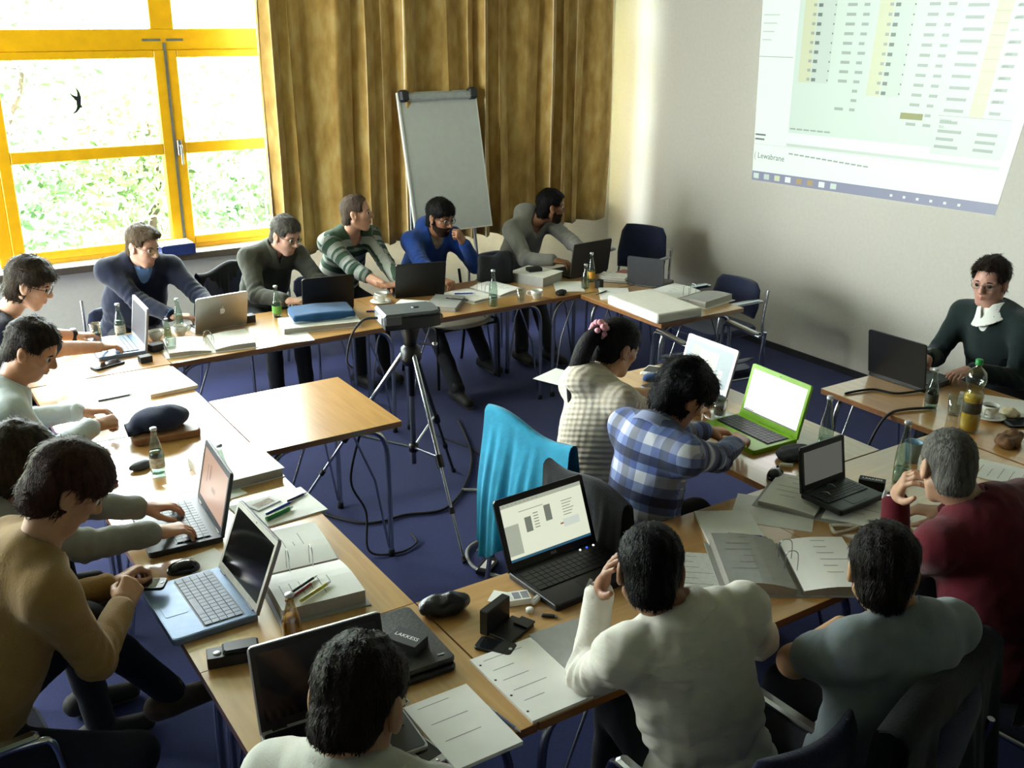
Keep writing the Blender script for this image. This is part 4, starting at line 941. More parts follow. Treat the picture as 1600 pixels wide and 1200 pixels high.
# ---------------------------------------------------------------- front row
person('grey-haired man in a dark red sweater resting his cheek on his hand', (2.93, 1.5), (2.87, 1.66, 1.01), (2.79, 1.75, 1.165), 82, 58, 16,
       L=((2.80, 1.93, .985), (-.12, -.42, .8), (-.6, .75, .2), 'relax'), R=((3.2, 2.0, .785), (-.5, .8, -.1), DN, 'relax'), skin='#b08a70', sk='fair9', hair=dict(t=.004, side=.002, nape=-.06, amp=.001, line=.078, k=120), haircol='#5b5853', hk='grey',
       top=('sweater', RED), collar=(BEIGEC, .05, .02), bw=1.18, fat=1.15, hv=.0038, watch=(0, SILVER), elb=((.1, .3, -1), None))
person('man in a grey T-shirt leaning back with folded arms, lower right', (2.08, 1.42), (2.13, 1.375, 1.01), (2.10, 1.45, 1.15), 84, 42, 14,
       L=((2.24, 1.66, .82), (.8, -.2, .1), (.1, .7, .8), 'relax'), R=((2.26, 1.62, .76), (-.6, .4, .0), (.2, .8, .6), 'relax'), skin='#a9825f', sk='olive', hair=dict(t=.014, side=.007, nape=-.06, amp=.003), haircol='#17110d', hk='nearblack',
       top=('t_shirt', GTEE), sleeve=(.31, .31), hv=.0036, bw=1.02, elb=((-1., .5, -.6), (1., .3, -.6)))
person('man in a white shirt holding his hand to his temple, front row', (1.70, 1.60), (1.66, 1.72, 1.0), (1.60, 1.79, 1.14), 76, 54, 16,
       L=((1.635, 2.04, .955), (-.08, -.42, .75), (-.6, .75, .3), 'flat'), R=((1.95, 2.02, .79), (-.6, .7, -.1), DN, 'relax'), skin='#8a6248', sk='brown3', hair=dict(t=.011, side=.005, nape=-.055, amp=.002, k=140), haircol='#0c0a0a', hk='black5',
       top=('white_shirt', WSHIRT), collar=(WSHIRT, .045, .02), hv=.0036, bw=1.05, wr=.007, hem=-.26, cuff=WSHIRT, watch=(0, BLACKR), elb=((-.12, .35, -1), (.7, -.3, -.6)))
person('dark-haired man with glasses in a white polo shirt, bottom of the picture', (.58, 1.36), (.61, 1.49, 1.15), (.65, 1.53, 1.28), 32, 40, 30,
       L=((.72, 1.98, .785), (.2, 1, -.1), DN, 'type'), R=((.86, 1.80, .785), (.1, 1, -.1), DN, 'relax'), skin='#b38a70', sk='fair10', hair=dict(t=.009, side=.004, nape=-.045, amp=.003, k=110, line=.066), haircol='#1e1610', hk='dark6',
       top=('polo_shirt', WPOLO), collar=(WPOLO, .045, .02), sleeve=(.42, .42), glasses=TGL, hv=.0034, hs=1.06)
# ================================================================ things on the tables
def laptop(label, x, y, a, w, dep, ang, base, lid, keys=None, scr=None, bez=None, rects=(), z=TZ, logo=None, th=.022, keyc=None, deck=None, lidh=None, pads=True, rim=None):
    r = thing('laptop', label, 'laptop', (x, y, z), D(a-90), 'laptops on the tables'); hw = w/2
    bo = MB().rrect(-hw, hw, -.005, dep, 0, th, .012, bev=.003).build('base', base, r)
    if deck: MB().rrect(-hw+.006, hw-.006, .012, dep-.005, th, th+.001, .01).build('palm_deck', deck, bo)
    kt = MB(); kw = (w*.86)/14; rows = 5; kd = dep*.46/rows
    for j in range(rows):
        i = 0.
        while i < 13.9:
            kk = 5. if (j == 4 and 3 <= i < 8) else (1.5 if i > 12.3 else 1.)
            x0 = -w*.43+i*kw; y0 = .035+j*kd; kt.box(x0+.0012, x0+kk*kw-.0012, y0+.0012, y0+kd-.0012, th+.001, th+.0042); i += kk
    MB().box(-w*.44, w*.44, .03, .04+rows*kd, th-.001, th+.0012).build('keyboard_well', BLACKP, bo)
    ko = kt.build('keys', keyc or BLACKP, bo); ko['kind'] = 'stuff'
    if pads: MB().rrect(-.045, .045, dep*.66, dep*.93, th+.0008, th+.002, .006).build('touchpad', keys or DKGREY, bo)
    lh = lidh or dep*.96; M0 = T(0, 0, th*.8) @ RX(-(90-ang)) @ RX(0)
    # lid plane: x lateral, z up along the lid, y>0 is the screen side
    lo = MB().add([], []); pts = []; rr = .014
    lid_m = MB()
    for cx, cz, aa in ((hw-rr, lh-rr, 0), (-hw+rr, lh-rr, 90)):
        for i in range(5): t = D(aa+90*i/4); pts.append((cx+rr*math.cos(t), cz+rr*math.sin(t)))
    pts += [(-hw, .0), (hw, .0)]
    MM = M0 @ RX(90)
    lid_m.prism(pts, -.003, .008, 0, M0 @ Matrix(((1, 0, 0, 0), (0, 0, -1, 0), (0, 1, 0, 0), (0, 0, 0, 1))), .002)
    lob = lid_m.build('lid', lid, r)
    bm = MB(); q = .004
    for (x0, x1, z0, z1) in ((-hw+q, hw-q, lh-.022, lh-q), (-hw+q, hw-q, .008, .03), (-hw+q, -hw+.018, .03, lh-.022), (hw-.018, hw-q, .03, lh-.022)): bm.box(x0, x1, .0025, .005, z0, z1, 0, M0)
    bm.build('bezel', bez or BLACKP, lob)
    sx, sz0, sz1 = hw-.018, .03, lh-.022; sm_ = MB()
    sm_.add([(-sx, .0035, sz0), (sx, .0035, sz0), (sx, .0035, sz1), (-sx, .0035, sz1)], [(1, 0, 3, 2)], 0, M0)
    for (u0, u1, v0, v1, mi) in rects:      # u from the user's left
        X = lambda u: sx-2*sx*u
        Z = lambda v: sz0+(sz1-sz0)*v
        sm_.add([(X(u0), .0039, Z(v0)), (X(u1), .0039, Z(v0)), (X(u1), .0039, Z(v1)), (X(u0), .0039, Z(v1))], [(0, 1, 2, 3)], mi, M0)
    sm_.build('screen', scr or [mat('screen_off', '#0a0b0d', .12, 0, .1)], lob)
    for s in (-1, 1): MB().tube([(s*hw*.72-.02, 0, th*.85), (s*hw*.72+.02, 0, th*.85)], .0075, n=8).build('hinge', rim or (SILVER if bez is SILVER else BLACKP), r)
    MB().lathe([(0, 0), (.0025, 0), (.0025, .001), (0, .001)], M=M0 @ T(0, .005, lh-.012) @ RX(-90), n=8).build('webcam', BLACKP, lob)
    return r, lob, M0, lh
SCW = [emis('scr_cream', '#eef3da', .8), emis('scr_blue', '#3d7a9c', .45), emis('scr_grey', '#c6cdb8', .62), emis('scr_text', '#98a090', .5), emis('scr_pale', '#dfe8dc', .75), emis('scr_white', '#ffffff', 2.2), emis('scr_orange', '#e3b294', .62), emis('scr_dkorange', '#c58f74', .5), emis('scr_dim', '#7f8179', .35), emis('scr_glare', '#9793a4', .5), emis('scr_sky', '#b4cfd0', .6), emis('scr_dark', '#30343c', .2)]
UI = [(0, 1, 0, .045, 1), (0, 1, .93, 1, 2), (0, .17, .1, .62, 2), (.25, .33, .42, .68, 3), (.5, .58, .5, .78, 3), (.66, .7, .36, .39, 7), (.2, .5, .8, .81, 3), (.7, .9, .3, .44, 4)]
UI += [(.36+.0*i, .42, .45+.05*i, .465+.05*i, 3) for i in range(6)]+[(.72, .82+.02*(i % 3), .5+.05*i, .512+.05*i, 3) for i in range(6)]+[(.03+.05*i, .055+.05*i, .955, .975, 3) for i in range(9)]
BLUEL = mat('blue_grey_laptop', '#6f86a8', .35, .3, .08); LIME = mat('lime_green_laptop', '#7fb318', .35, 0, .05); GREYL = mat('grey_laptop', '#8d8b92', .4, .4, .05); CHAR = mat('charcoal_laptop', '#26221f', .5, 0, .12); GREEND = mat('dark_green_palmrest', '#22332a', .35, 0, .2); BRUSH = mat('brushed_dark_lid', '#161415', .4, 0, .25, 30)
KEYG = mat('grey_keys', '#8a93a6', .5, 0, .08)
laptop('silver laptop open in the far left corner, seen from its screen side', 1.265, 5.83, 178, .36, .25, 98, mat('blue_lit_deck', '#7f96bb', .3, .3), GREYL, GREYL, [SCW[9]], SILVER, keyc=KEYG)  # blue light painted into the deck; screen glow stands in for glare
r, lb, M0, lh = laptop('silver laptop with a white apple mark on its lid, back row', 1.76, 5.895, 96, .325, .227, 105, SILVER, mat('aluminium_lid', '#a9a6a4', .3, .8, .04), SILVER, None, BLACKP, th=.018)
ap = []
for i in range(28):
    t = 2*math.pi*i/28; rad = .019*(1-.1*abs(math.sin(t))**8*(1 if math.sin(t) > 0 else .6)); xx, zz = rad*.95*math.cos(t), rad*math.sin(t)*1.08
    if math.cos(t) < -.75: xx += .006*(1-((t-math.pi)/.72)**2)
    ap.append((xx, zz))
MB().prism(ap, 0, .0008, 0, M0 @ T(0, -.0085, lh*.52) @ RX(90)).prism([(-.002, .022), (.001, .028), (.007, .032), (.006, .026)], 0, .0008, 0, M0 @ T(0, -.0085, lh*.52) @ RX(90)).build('apple_mark', mat('white_logo', '#f4f4f2', .4), lb)
laptop('black laptop of the man in the olive jacket, lid towards the camera', 2.45, 5.90, 84, .335, .235, 99, BLACKP, BRUSH)
laptop('black laptop with a rounded lid before the man in the blue jacket', 3.12, 5.93, 76, .34, .24, 104, BLACKP, BLACKP)
laptop('charcoal laptop of the man in the grey pullover, back right', 4.43, 5.80, 96, .37, .25, 98, BLACKP, CHAR)
laptop('small dark grey laptop open on the end table before the empty chair', 4.57, 5.33, 28, .27, .2, 95, BLACKP, mat('slate_lid', '#2a2c30', .6, 0, .1))
laptop('silver rimmed laptop of the woman with the ponytail, screen glowing pale', 3.46, 3.57, 180, .36, .25, 106, BLACKP, GREYL, SILVER, [SCW[10], SCW[0], SCW[4], SCW[2]], SILVER, [(.3, .7, .2, .85, 1), (.45, .62, .3, .7, 2), (.75, .85, .15, .45, 1), (.1, .3, .5, .9, 3)], keyc=DKGREY)
laptop('lime green laptop with a bright white screen', 3.36, 3.02, 178, .37, .26, 104, LIME, LIME, LIME, [SCW[5], SCW[3], SCW[11]], LIME, [(0, 1, 0, .035, 1), (.02, .2, .04, .06, 2)], keyc=DKGREY, rim=LIME)
laptop('black netbook with a grey screen on the open papers', 3.03, 2.41, -88, .262, .19, 100, BLACKP, BLACKP, GREEND, [SCW[8]], BLACKP, z=TZ+.032, deck=GREEND)
laptop('black laptop of the presenter, lid turned to the room', 4.385, 3.11, 2, .34, .25, 100, BLACKP, BLACKP, th=.03)
r, lb, M0, lh = laptop('large black laptop with a lit spreadsheet screen, front row', 1.845, 2.565, -87, .385, .26, 112, BLACKP, BLACKP, BLACKP, SCW[:8], BLACKP, UI, deck=mat('black_gloss_deck', '#151416', .3))
text('maker_lettering', '/SUS', .013, SILVER, lb, M0 @ T(0, .0056, .018) @ Matrix(((-1, 0, 0, 0), (0, 0, 1, 0), (0, 1, 0, 0), (0, 0, 0, 1))))
for i, c in enumerate((SCW[5], emis('blue_led', '#2b4cff', 3.), SCW[5])): MB().lathe([(0, 0), (.004, 0), (.003, .003), (0, .003)], M=T(-.16+.03*i, .022, .023), n=8).build('status_light', c, r)
laptop('laptop with a silver rim and dark screen before the man in the white polo', .845, 2.20, -94, .37, .25, 104, SILVER, SILVER, BLACKP, None, BLACKP, rects=(), deck=BLACKP)
laptop('blue-grey laptop with a pale bezel and black screen at the table edge', .848, 2.94, 181, .355, .262, 112, BLUEL, GREYL, BLUEL, None, mat('pale_bezel', '#c9c6bb', .4), keyc=KEYG, deck=BLUEL)
laptop('dark laptop with an orange-lit screen in the left row', .935, 3.50, 176, .37, .255, 103, DKGREY, DKGREY, DKGREY, [SCW[6], SCW[7]], DKGREY, [(.2, .24, .4, .75, 1), (.3, .36, .5, .8, 1), (.45, .6, .35, .45, 1)], keyc=DKGREY)

def paper(label, x, y, rz, w, h, z=TZ, th=.0016, m=None, name='paper_sheet', lines=0, cat='paper', holes=0, group=None, dog=0.):
    r = thing(name, label, cat, (x, y, z), D(rz), group)
    hw, hh = w/2, h/2
    MB().box(-hw, hw, -hh, hh, 0.0004, th, 0).build('sheet' if th < .004 else 'page_block', m or PAPER, r)
    if lines:
        mb = MB(); rs = random.Random(int(abs(x*100)))
        for i in range(lines):
            v = hh-.03-i*(h-.06)/lines; mb.box(-hw+.03, -hw+.03+(w-.06)*(.4+.6*rs.random()), v, v+.0022, th, th+.0003)
        k = mb.build('printed_lines', INK, r); k['kind'] = 'stuff'
    for i in range(holes): MB().lathe([(0, th+.0004), (.004, th+.0004), (.004, th)], M=T(-hw+.012, hh*(.75-.5*i), 0), n=8).build('punch_hole', DKGREY, r)
    return r
def binder(label, x, y, rz, hw=.24, L=.31, tl=.03, tr=.03, board=None, ml=None, mr=None, z=TZ, lines=0, rings=True, off=0.):
    r = thing('ring_binder', label, 'binder', (x, y, z), D(rz), 'open ring binders'); board = board or BINDG; hl = L/2
    for s, t, mm in ((-1, tl, ml), (1, tr, mr)):
        a, b = (-hw-.02, -.028) if s < 0 else (.028, hw+.02)
        MB().box(a, b, -hl-.012, hl+.012, .0005, .0035, c=.001).build('cover_board', board, r)
        # page block with a slope towards the rings
        x0, x1 = s*.012, s*hw; n = 6; top = [];
        for i in range(n+1):
            q = i/n; top.append((x0+(x1-x0)*q, .0035+t*(.45+.55*math.sin(min(1, q*1.6)*math.pi/2))))
        vs = [(p[0], yy, zz) for yy in (-hl, hl) for p in top for zz in (.0036, p[1])]; k = 2*(n+1); f_top = []; f_o = []
        for i in range(n):
            f_top.append((2*i+1, 2*i+3, k+2*i+3, k+2*i+1) if s > 0 else (2*i+1, k+2*i+1, k+2*i+3, 2*i+3))
            f_o += [(2*i, 2*i+2, 2*i+3, 2*i+1), (k+2*i, k+2*i+1, k+2*i+3, k+2*i+2)]
        f_o += [(2*n, k+2*n, k+2*n+1, 2*n+1), (0, 1, k+1, k)]
        mb = MB().add(vs, f_top, 0); mb.add(vs, f_o, 1); pb = mb.build('page_block', [mm or PAPER, PAPEREDGE], r)
        if lines:
            lm = MB(); rs = random.Random(int(abs(x*77))+s)
            for i in range(lines):
                yy = hl-.03-i*(L-.08)/lines; q0, q1 = .45, .55+.35*rs.random(); zt = .0037+t; lm.box(min(x0+(x1-x0)*q0, x0+(x1-x0)*q1), max(x0+(x1-x0)*q0, x0+(x1-x0)*q1), yy, yy+.0022, zt, zt+.0004)
            kk = lm.build('printed_lines', INK, pb); kk['kind'] = 'stuff'
    MB().box(-.028, .028, -hl-.012, hl+.012, .0004, .0025).build('spine', board, r)
    if rings:
        for yy in (-.04, .04):
            MB().tube(bez([(-.022, yy, .01), (-.02, yy, .035+max(tl, tr)), (0, yy, .05+max(tl, tr)), (.02, yy, .035+max(tl, tr)), (.022, yy, .01)], 4), .0018, n=6).build('ring', CHROME, r)
    return r
def closed_binder(label, x, y, rz, w, h, t, m, z=TZ, top=None):
    r = thing('closed_binder', label, 'binder', (x, y, z), D(rz))
    MB().box(-w/2, w/2, -h/2, h/2, .0005, .004, c=.001).build('bottom_cover', m, r); MB().box(-w/2, w/2, -h/2, h/2, t-.003, t, c=.001).build('top_cover', top or m, r)
    MB().box(-w/2-.002, -w/2+.001, -h/2, h/2, .0005, t).build('spine', m, r); MB().box(-w/2+.006, w/2-.008, -h/2+.006, h/2-.006, .004, t-.003).build('page_block', PAPEREDGE, r)
    return r
binder('white open binder in front of the silver apple laptop', 1.60, 5.62, -8, .235, .29, .025, .028, BINDW)
binder('open binder with printed pages before the man in the blue jacket', 3.52, 5.77, 12, .22, .3, .015, .022, BINDW, lines=8)
binder('white open binder with a grey divider beside the foam block', 4.63, 4.95, -78, .235, .3, .028, .04, BINDW, mr=BINDG, lines=4)
binder('open binder with two thick page blocks beside the yellow juice bottle', 1.075, 2.965, 84, .28, .27, .045, .03, BINDG, lines=6)
binder('large open grey binder in front of the man in the grey T-shirt', 2.49, 2.09, -33, .235, .34, .045, .032, BINDG, ml=BINDG, lines=6)
binder('open binder lying under the black netbook', 3.0, 2.36, -62, .23, .3, .018, .012, BINDG, lines=5)
closed_binder('thick grey binder under a small black box before the grey pullover', 4.02, 5.88, 22, .26, .3, .065, BINDG, top=PAPER)
closed_binder('closed grey binder behind the projector', 3.16, 5.65, -42, .2, .3, .03, BINDG)
closed_binder('white binder under the blue laptop sleeve', 2.29, 5.66, -12, .46, .24, .035, BINDW)
closed_binder('white closed binder on the inner edge of the left row', 1.165, 3.88, 2, .29, .33, .042, BINDW, top=PAPER)
paper('white spiral pad just behind the projector', 2.93, 5.72, -45, .21, .3, th=.012, name='spiral_pad', cat='notepad')
paper('white sheets beside the open binder, back row', 2.0, 5.50, -8, .32, .17)
paper('white sheet under the small bottles at the back corner', 4.12, 5.62, -30, .2, .28)
paper('white pad with a black pen before the end table', 4.26, 5.285, -35, .2, .29, th=.008, name='notepad', cat='notepad')
paper('white sheet jutting over the end of the inner row table', 2.99, 4.07, 20, .21, .29)
paper('white pad with a blue pen beside the large grey binder', 2.53, 2.41, -30, .21, .25, th=.014, name='notepad', cat='notepad')
paper('printed sheets tucked under the left of the large grey binder', 2.21, 2.24, -40, .21, .28, m=PAPERG, lines=6)
paper('grey folder sheet under the netbook papers', 2.77, 2.42, -52, .3, .24, m=BINDW)
paper('printed magazine at the right end of the front row', 3.84, 2.14, 20, .2, .26, th=.004, name='magazine', lines=5)
paper('presenter papers fanned on the table near his elbow', 4.55, 2.68, 30, .21, .3)
paper('large white sheet under the presenter bottle and cup', 4.5, 2.45, 10, .21, .3, th=.003)
paper('white ruled pad in a clear sleeve beside the white shirt', 1.405, 2.05, 0, .215, .33, th=.01, name='notepad', lines=5, holes=4, cat='notepad')
closed_binder('grey folder under the elbow of the man in the white shirt', 1.62, 2.05, -2, .22, .35, .012, BINDG)
paper('open notebook before the man in the white polo', 1.13, 1.975, 0, .2, .29, th=.012, name='notebook', lines=3, cat='notepad')
paper('thin sheet beside the black mouse, left row', .83, 3.19, 10, .14, .18)
paper('white pad with marker pens on the left row', 1.185, 3.46, 3, .3, .24, th=.006, name='notepad', cat='notepad')
paper('pile of white sheets at the far inner corner of the left row', 1.2, 5.12, 4, .24, .36, th=.02, name='paper_pile')
paper('white sheets under the hands of the man in the pale blue shirt', .8, 4.62, -5, .3, .24)
paper('bleached white sheets between the pale blue shirt and the corner', .88, 5.02, 5, .34, .25)
paper('white papers beneath the orange-lit laptop', 1.0, 3.78, 12, .21, .3)
paper('small white card on the front row beside the cigarette pack', 1.575, 2.455, 40, .07, .1)

# ---- bottles, glasses and cups
def bottle(label, x, y, h=.25, r=.031, liquid=None, lab=None, cap=None, glass=None, z=TZ, level=.5, crown=True):
    o = thing('glass_bottle', label, 'bottle', (x, y, z), 0, 'glass bottles on the tables')
    pr = [(0, .004), (r*.9, .002), (r, .008), (r, h*.42), (r*.86, h*.56), (r*.52, h*.74), (r*.4, h*.84), (r*.4, h*.955), (r*.46, h*.96), (r*.46, h*.975), (r*.38, h*.98)]
    MB().lathe(pr, n=18).build('glass_body', glass or GLASS, o)
    if liquid:
        q = [(0, .006), (r*.88, .006), (r*.93, .012), (r*.93, h*min(.41, level)), (0, h*min(.41, level)+.0005)]
        if level > .41: q = [(0, .006), (r*.88, .006), (r*.93, .012), (r*.93, h*.41), (r*.8, h*level), (0, h*level+.0005)]
        MB().lathe(q, n=16).build('liquid', liquid, o)
    if lab: MB().lathe([(r*1.01, h*.14), (r*1.015, h*.15), (r*1.015, h*.36), (r*1.01, h*.37)], n=18).build('label_wrap', lab, o)
    MB().lathe([(r*.47, h*.955), (r*.49, h*.96), (r*.46, h), (0, h*1.002)], n=14).build('cap', cap or SILVER, o)
    return o
WATER = glassmat('water', '#e2ece8', .08); JUICE = mat('yellow_juice', '#c98f12', .2, 0, .1); COLA = mat('cola', '#1f0d08', .15); TEA = mat('red_tea', '#5a0f16', .15, 0, .1); APPLE = mat('yellow_drink', '#c9a53c', .15, 0, .05); GLABEL = mat('green_label', '#6fae4f', .5); PLABEL = mat('printed_label', '#b9b6a2', .6, 0, .3, 80); YLABEL = mat('orange_label', '#d79a2e', .5, 0, .15); DLABEL = mat('brown_label', '#3b3a2c', .5, 0, .3, 60)
bottle('clear bottle beside the cola glass at the far left', 1.22, 6.06, .2, .03, WATER, PLABEL)
bottle('clear bottle standing before the navy sweater', 1.55, 6.03, .19, .027, WATER)
bottle('small clear bottle left of the white binder, back row', 1.44, 5.88, .12, .024, WATER)
bottle('clear bottle with a green label, back row', 2.14, 5.97, .2, .029, WATER, GLABEL)
bottle('slim water bottle with a silver cap, back row edge', 3.41, 5.47, .24, .029, WATER, level=.3)
bottle('small clear bottle left of the orange-labelled bottle', 4.19, 5.52, .17, .028, WATER)
bottle('small bottle with an orange label before the charcoal laptop', 4.33, 5.64, .21, .028, WATER, YLABEL)
bottle('tall clear bottle beside the lime green laptop', 3.36, 2.69, .27, .031, WATER, level=.3)
bottle('tall clear bottle before the grey-haired man', 3.40, 2.33, .27, .032, WATER, level=.25)
bottle('clear bottle with a dark label on the left row', .89, 4.04, .2, .03, WATER, PLABEL)
bottle('bottle of yellow juice standing before the open binder, left row', .9, 2.59, .17, .03, JUICE, glass=glassmat('amber_glass', '#cfc39a', .3), level=.55)
bottle('small bottle with a brown label beside the presenter laptop', 4.24, 2.80, .2, .031, WATER, DLABEL)
bottle('clear bottle behind the orange-lit laptop', 1.06, 3.73, .2, .029, WATER)
o = thing('plastic_bottle', 'large plastic bottle of yellow drink with a green cap, presenter table', 'bottle', (4.13, 2.52, TZ))
MB().lathe([(0, .006), (.03, .0), (.042, .006), (.044, .03), (.044, .08), (.041, .09), (.041, .15), (.044, .16), (.043, .185), (.034, .205), (.033, .215), (.043, .235), (.046, .255), (.04, .285), (.02, .305), (.014, .31), (.014, .325)], n=22).build('shell', GLASSC, o)
MB().lathe([(0, .008), (.028, .004), (.039, .01), (.0405, .03), (.0405, .08), (.038, .09), (.038, .15), (.04, .158), (.04, .178), (0, .18)], n=20).build('drink', APPLE, o)
MB().lathe([(.0415, .095), (.0418, .096), (.0418, .146), (.0415, .147)], n=20).build('label_wrap', DLABEL, o)
MB().lathe([(.017, .322), (.017, .342), (.015, .345), (0, .345)], n=16).build('cap', mat('green_cap', '#1f8a3c', .4), o)
def glass(label, x, y, h=.1, r=.032, liq=None, lev=.5, z=TZ):
    o = thing('drinking_glass', label, 'glass', (x, y, z), 0, 'drinking glasses')
    MB().lathe([(0, .004), (r*.78, .001), (r*.82, .01), (r, h), (r*.95, h), (r*.77, .012), (0, .01)], n=18).build('glass_wall', GLASSC, o)
    if liq: MB().lathe([(0, .011), (r*.75, .0115), (r*(.76+.18*lev), h*lev), (0, h*lev+.0005)], n=16).build('drink', liq, o)
    return o
glass('glass of cola at the far left corner', 1.08, 6.03, .11, .033, COLA, .5)
glass('empty glass at the inner corner of the back row', 1.385, 5.6, .09, .03)
glass('empty glass beside the white cup, back row', 3.62, 5.46, .09, .03)
glass('empty glass behind the yellow drink bottle', 4.25, 2.68, .1, .034)
glass('glass with a little yellow drink, inner row', 3.22, 3.34, .11, .03, APPLE, .2)
glass('tea glass with dark red tea on its saucer', 3.27, 3.24, .085, .034, TEA, .6, TZ+.012)
CHINA = mat('white_china', '#e8e6e0', .2, 0, .02, coat=.3)
def saucer(label, x, y):
    o = thing('saucer', label, 'saucer', (x, y, TZ), 0, 'white saucers'); MB().lathe([(0, .002), (.035, .001), (.04, .006), (.072, .014), (.073, .016), (.04, .0095), (0, .008)], n=24).build('dish', CHINA, o); return o
def cup(label, x, y, rz=0, z=TZ+.009, liq=True):
    o = thing('coffee_cup', label, 'cup', (x, y, z), D(rz), 'white coffee cups')
    MB().lathe([(0, .002), (.022, .0), (.024, .006), (.037, .03), (.041, .06), (.0385, .06), (.034, .03), (.02, .008), (0, .007)], n=22).build('bowl', CHINA, o)
    MB().tube(bez([(.036, 0, .05), (.06, 0, .05), (.062, 0, .03), (.034, 0, .02)], 5), .004, n=6).build('handle', CHINA, o)
    if liq: MB().lathe([(0, .045), (.0365, .044)], n=18).build('coffee', COLA, o)
saucer('saucer under the red tea glass', 3.27, 3.24); saucer('saucer under the cup near the blue binder pen, back row', 2.83, 5.92); cup('white cup on a saucer beside the striped sweater', 2.83, 5.92, 200)
cup('white cup at the back row edge beside the black coiled cable', 3.75, 5.47, 150, TZ)
saucer('saucer under the cup on the presenter table', 4.35, 2.56); cup('white cup on a saucer, presenter table', 4.35, 2.56, 190)
cup('white cup at the back row left of the apple laptop', 1.37, 5.87, 30, TZ); cup('small white cup beside the clear bottle, back row', 1.52, 5.9, 10, TZ)

# ---- small things
def lakkess(label, x, y, rz, sx, sy, h, z=TZ, tilt=None, side=True):
    o = thing('small_box', label, 'box', (x, y, z), D(rz), 'small black gift boxes'); MB().box(-sx/2, sx/2, -sy/2, sy/2, .0005, h, c=.0015).build('carton', mat('matt_black_card', '#141415', .6, 0, .1), o)
    if side: text('lettering', 'LAKKESS', sx*.2, WHITETEXT, o, T(0, 0, h+.0002), .0002)
    return o
BOXTOP = mat('grey_card', '#4a4a4a', .6)
lakkess('black gift box with white lettering on the leather folder', 1.155, 2.335, -62, .105, .07, .035, TZ+.038)
lakkess('black gift box with white lettering beside the netbook', 3.255, 2.355, -58, .1, .045, .04, TZ+.003)
lakkess('small black box on the thick binder, back row', 4.02, 5.9, -10, .1, .07, .025, TZ+.066, side=False)
lakkess('small black box beside the silver apple laptop', 1.95, 5.96, 0, .075, .06, .045, side=False)
lakkess('tiny black box beside the small bottles at the back corner', 4.28, 5.48, 20, .05, .04, .055, side=False)
lakkess('small black pot among the cups at the back left', 1.32, 5.69, 15, .07, .06, .04, side=False)
lakkess('small dark box beside the open silver laptop at the far left', 1.22, 5.52, 5, .065, .05, .035, side=False)
o = thing('gift_box', 'black box with a pale round mark beside the silver rimmed laptop', 'box', (.72, 2.60, TZ), D(-14))
MB().box(-.075, .075, -.03, .03, .0005, .036, c=.002).build('carton', BLACKP, o); MB().box(-.03, .075, -.028, .03, .036, .05, c=.006).build('insert', BLACKP, o)
MB().lathe([(.0, .0), (.012, 0), (.012, .001), (0, .001)], M=T(-.045, -.005, .0365), n=14).build('round_mark', SILVER, o)
o = thing('standing_box', 'black open gift box standing upright beside a phone, front row', 'box', (1.46, 2.335, TZ), D(22))
MB().box(-.06, .06, -.015, .015, .0005, .085, c=.002).build('lid', BLACKP, o); MB().box(-.055, .07, -.1, -.016, .0005, .012, c=.002).box(.03, .075, -.1, -.05, .012, .018).build('tray', BLACKP, o)
def phone(label, x, y, rz, w=.065, h=.12, m=None, z=TZ, t=.011):
    o = thing('mobile_phone', label, 'phone', (x, y, z), D(rz), 'mobile phones'); MB().rrect(-w/2, w/2, -h/2, h/2, .0005, t, .012, bev=.002).build('case', m or BLACKP, o)
    MB().rrect(-w*.42, w*.42, -h*.3, h*.38, t, t+.0006, .004).build('display', mat('phone_glass', '#16181c', .1), o); MB().lathe([(0, 0), (.006, 0), (.005, .001), (0, .001)], M=T(0, -h*.4, t), n=10).build('button', SILVER, o); return o
phone('black phone lying before the standing black box', 1.40, 2.235, 35); phone('black phone with a silver edge beside the polo shirt', 1.0, 1.935, 12, m=SILVER)
phone('white and black phone on the inner row beside the woman', 3.44, 3.93, -60, .08, .14, WHITEP); phone('dark phone before the orange-lit laptop', .70, 3.63, 70, .07, .12)
phone('flat black tablet among the presenter dishes', 4.42, 2.44, 60, .11, .17); phone('dark phone beside the wrist of the navy T-shirt', 1.03, 5.56, -70, .08, .17)
phone('small phone held by the man in the tan sweater', .60, 3.08, 60, z=.765)
def mouse(label, x, y, rz):
    o = thing('computer_mouse', label, 'mouse', (x, y, TZ), D(rz), 'computer mice'); P, lo = grid((-.07, -.045, -.01), (.07, .045, .05), .004); d = el(P, (0, 0, .008), (.056, .033, .031)); d = np.maximum(d, .001-P[2]); V, Q = snets(d, lo, .004)
    link('shell', fastmesh('shell', V, Q, mat('glossy_black', '#0c0c0e', .12, 0, .1)), o); MB().lathe([(.006, -.004), (.007, 0), (.006, .004)], M=T(.03, 0, .036) @ RX(90), n=10).build('wheel', DKGREY, o); return o
mouse('black mouse beside the blue-grey laptop', .745, 3.19, -10); mouse('black mouse beside the lime green laptop', 3.01, 2.64, 30)
def pen(label, x, y, rz, m, z=TZ, m2=None, L=.14, r=.0045):
    o = thing('pen', label, 'pen', (x, y, z), D(rz), 'pens and markers'); MB().tube([(-L/2, 0, r), (L/2-.02, 0, r)], r, n=8).build('barrel', m, o); MB().tube([(L/2-.02, 0, r), (L/2, 0, r)], [r, r*.3], n=8).build('tip', m2 or SILVER, o); MB().box(-L/2, -L/2+.04, -.0015, .0015, 2*r, 2*r+.002).build('clip', m2 or SILVER, o); return o
PB = mat('blue_pen', '#1b2fa0', .3); PG = mat('green_marker', '#2f8f45', .4); PR = mat('red_pen', '#8e1f2c', .3); PY = mat('yellow_marker', '#c9c24a', .4)
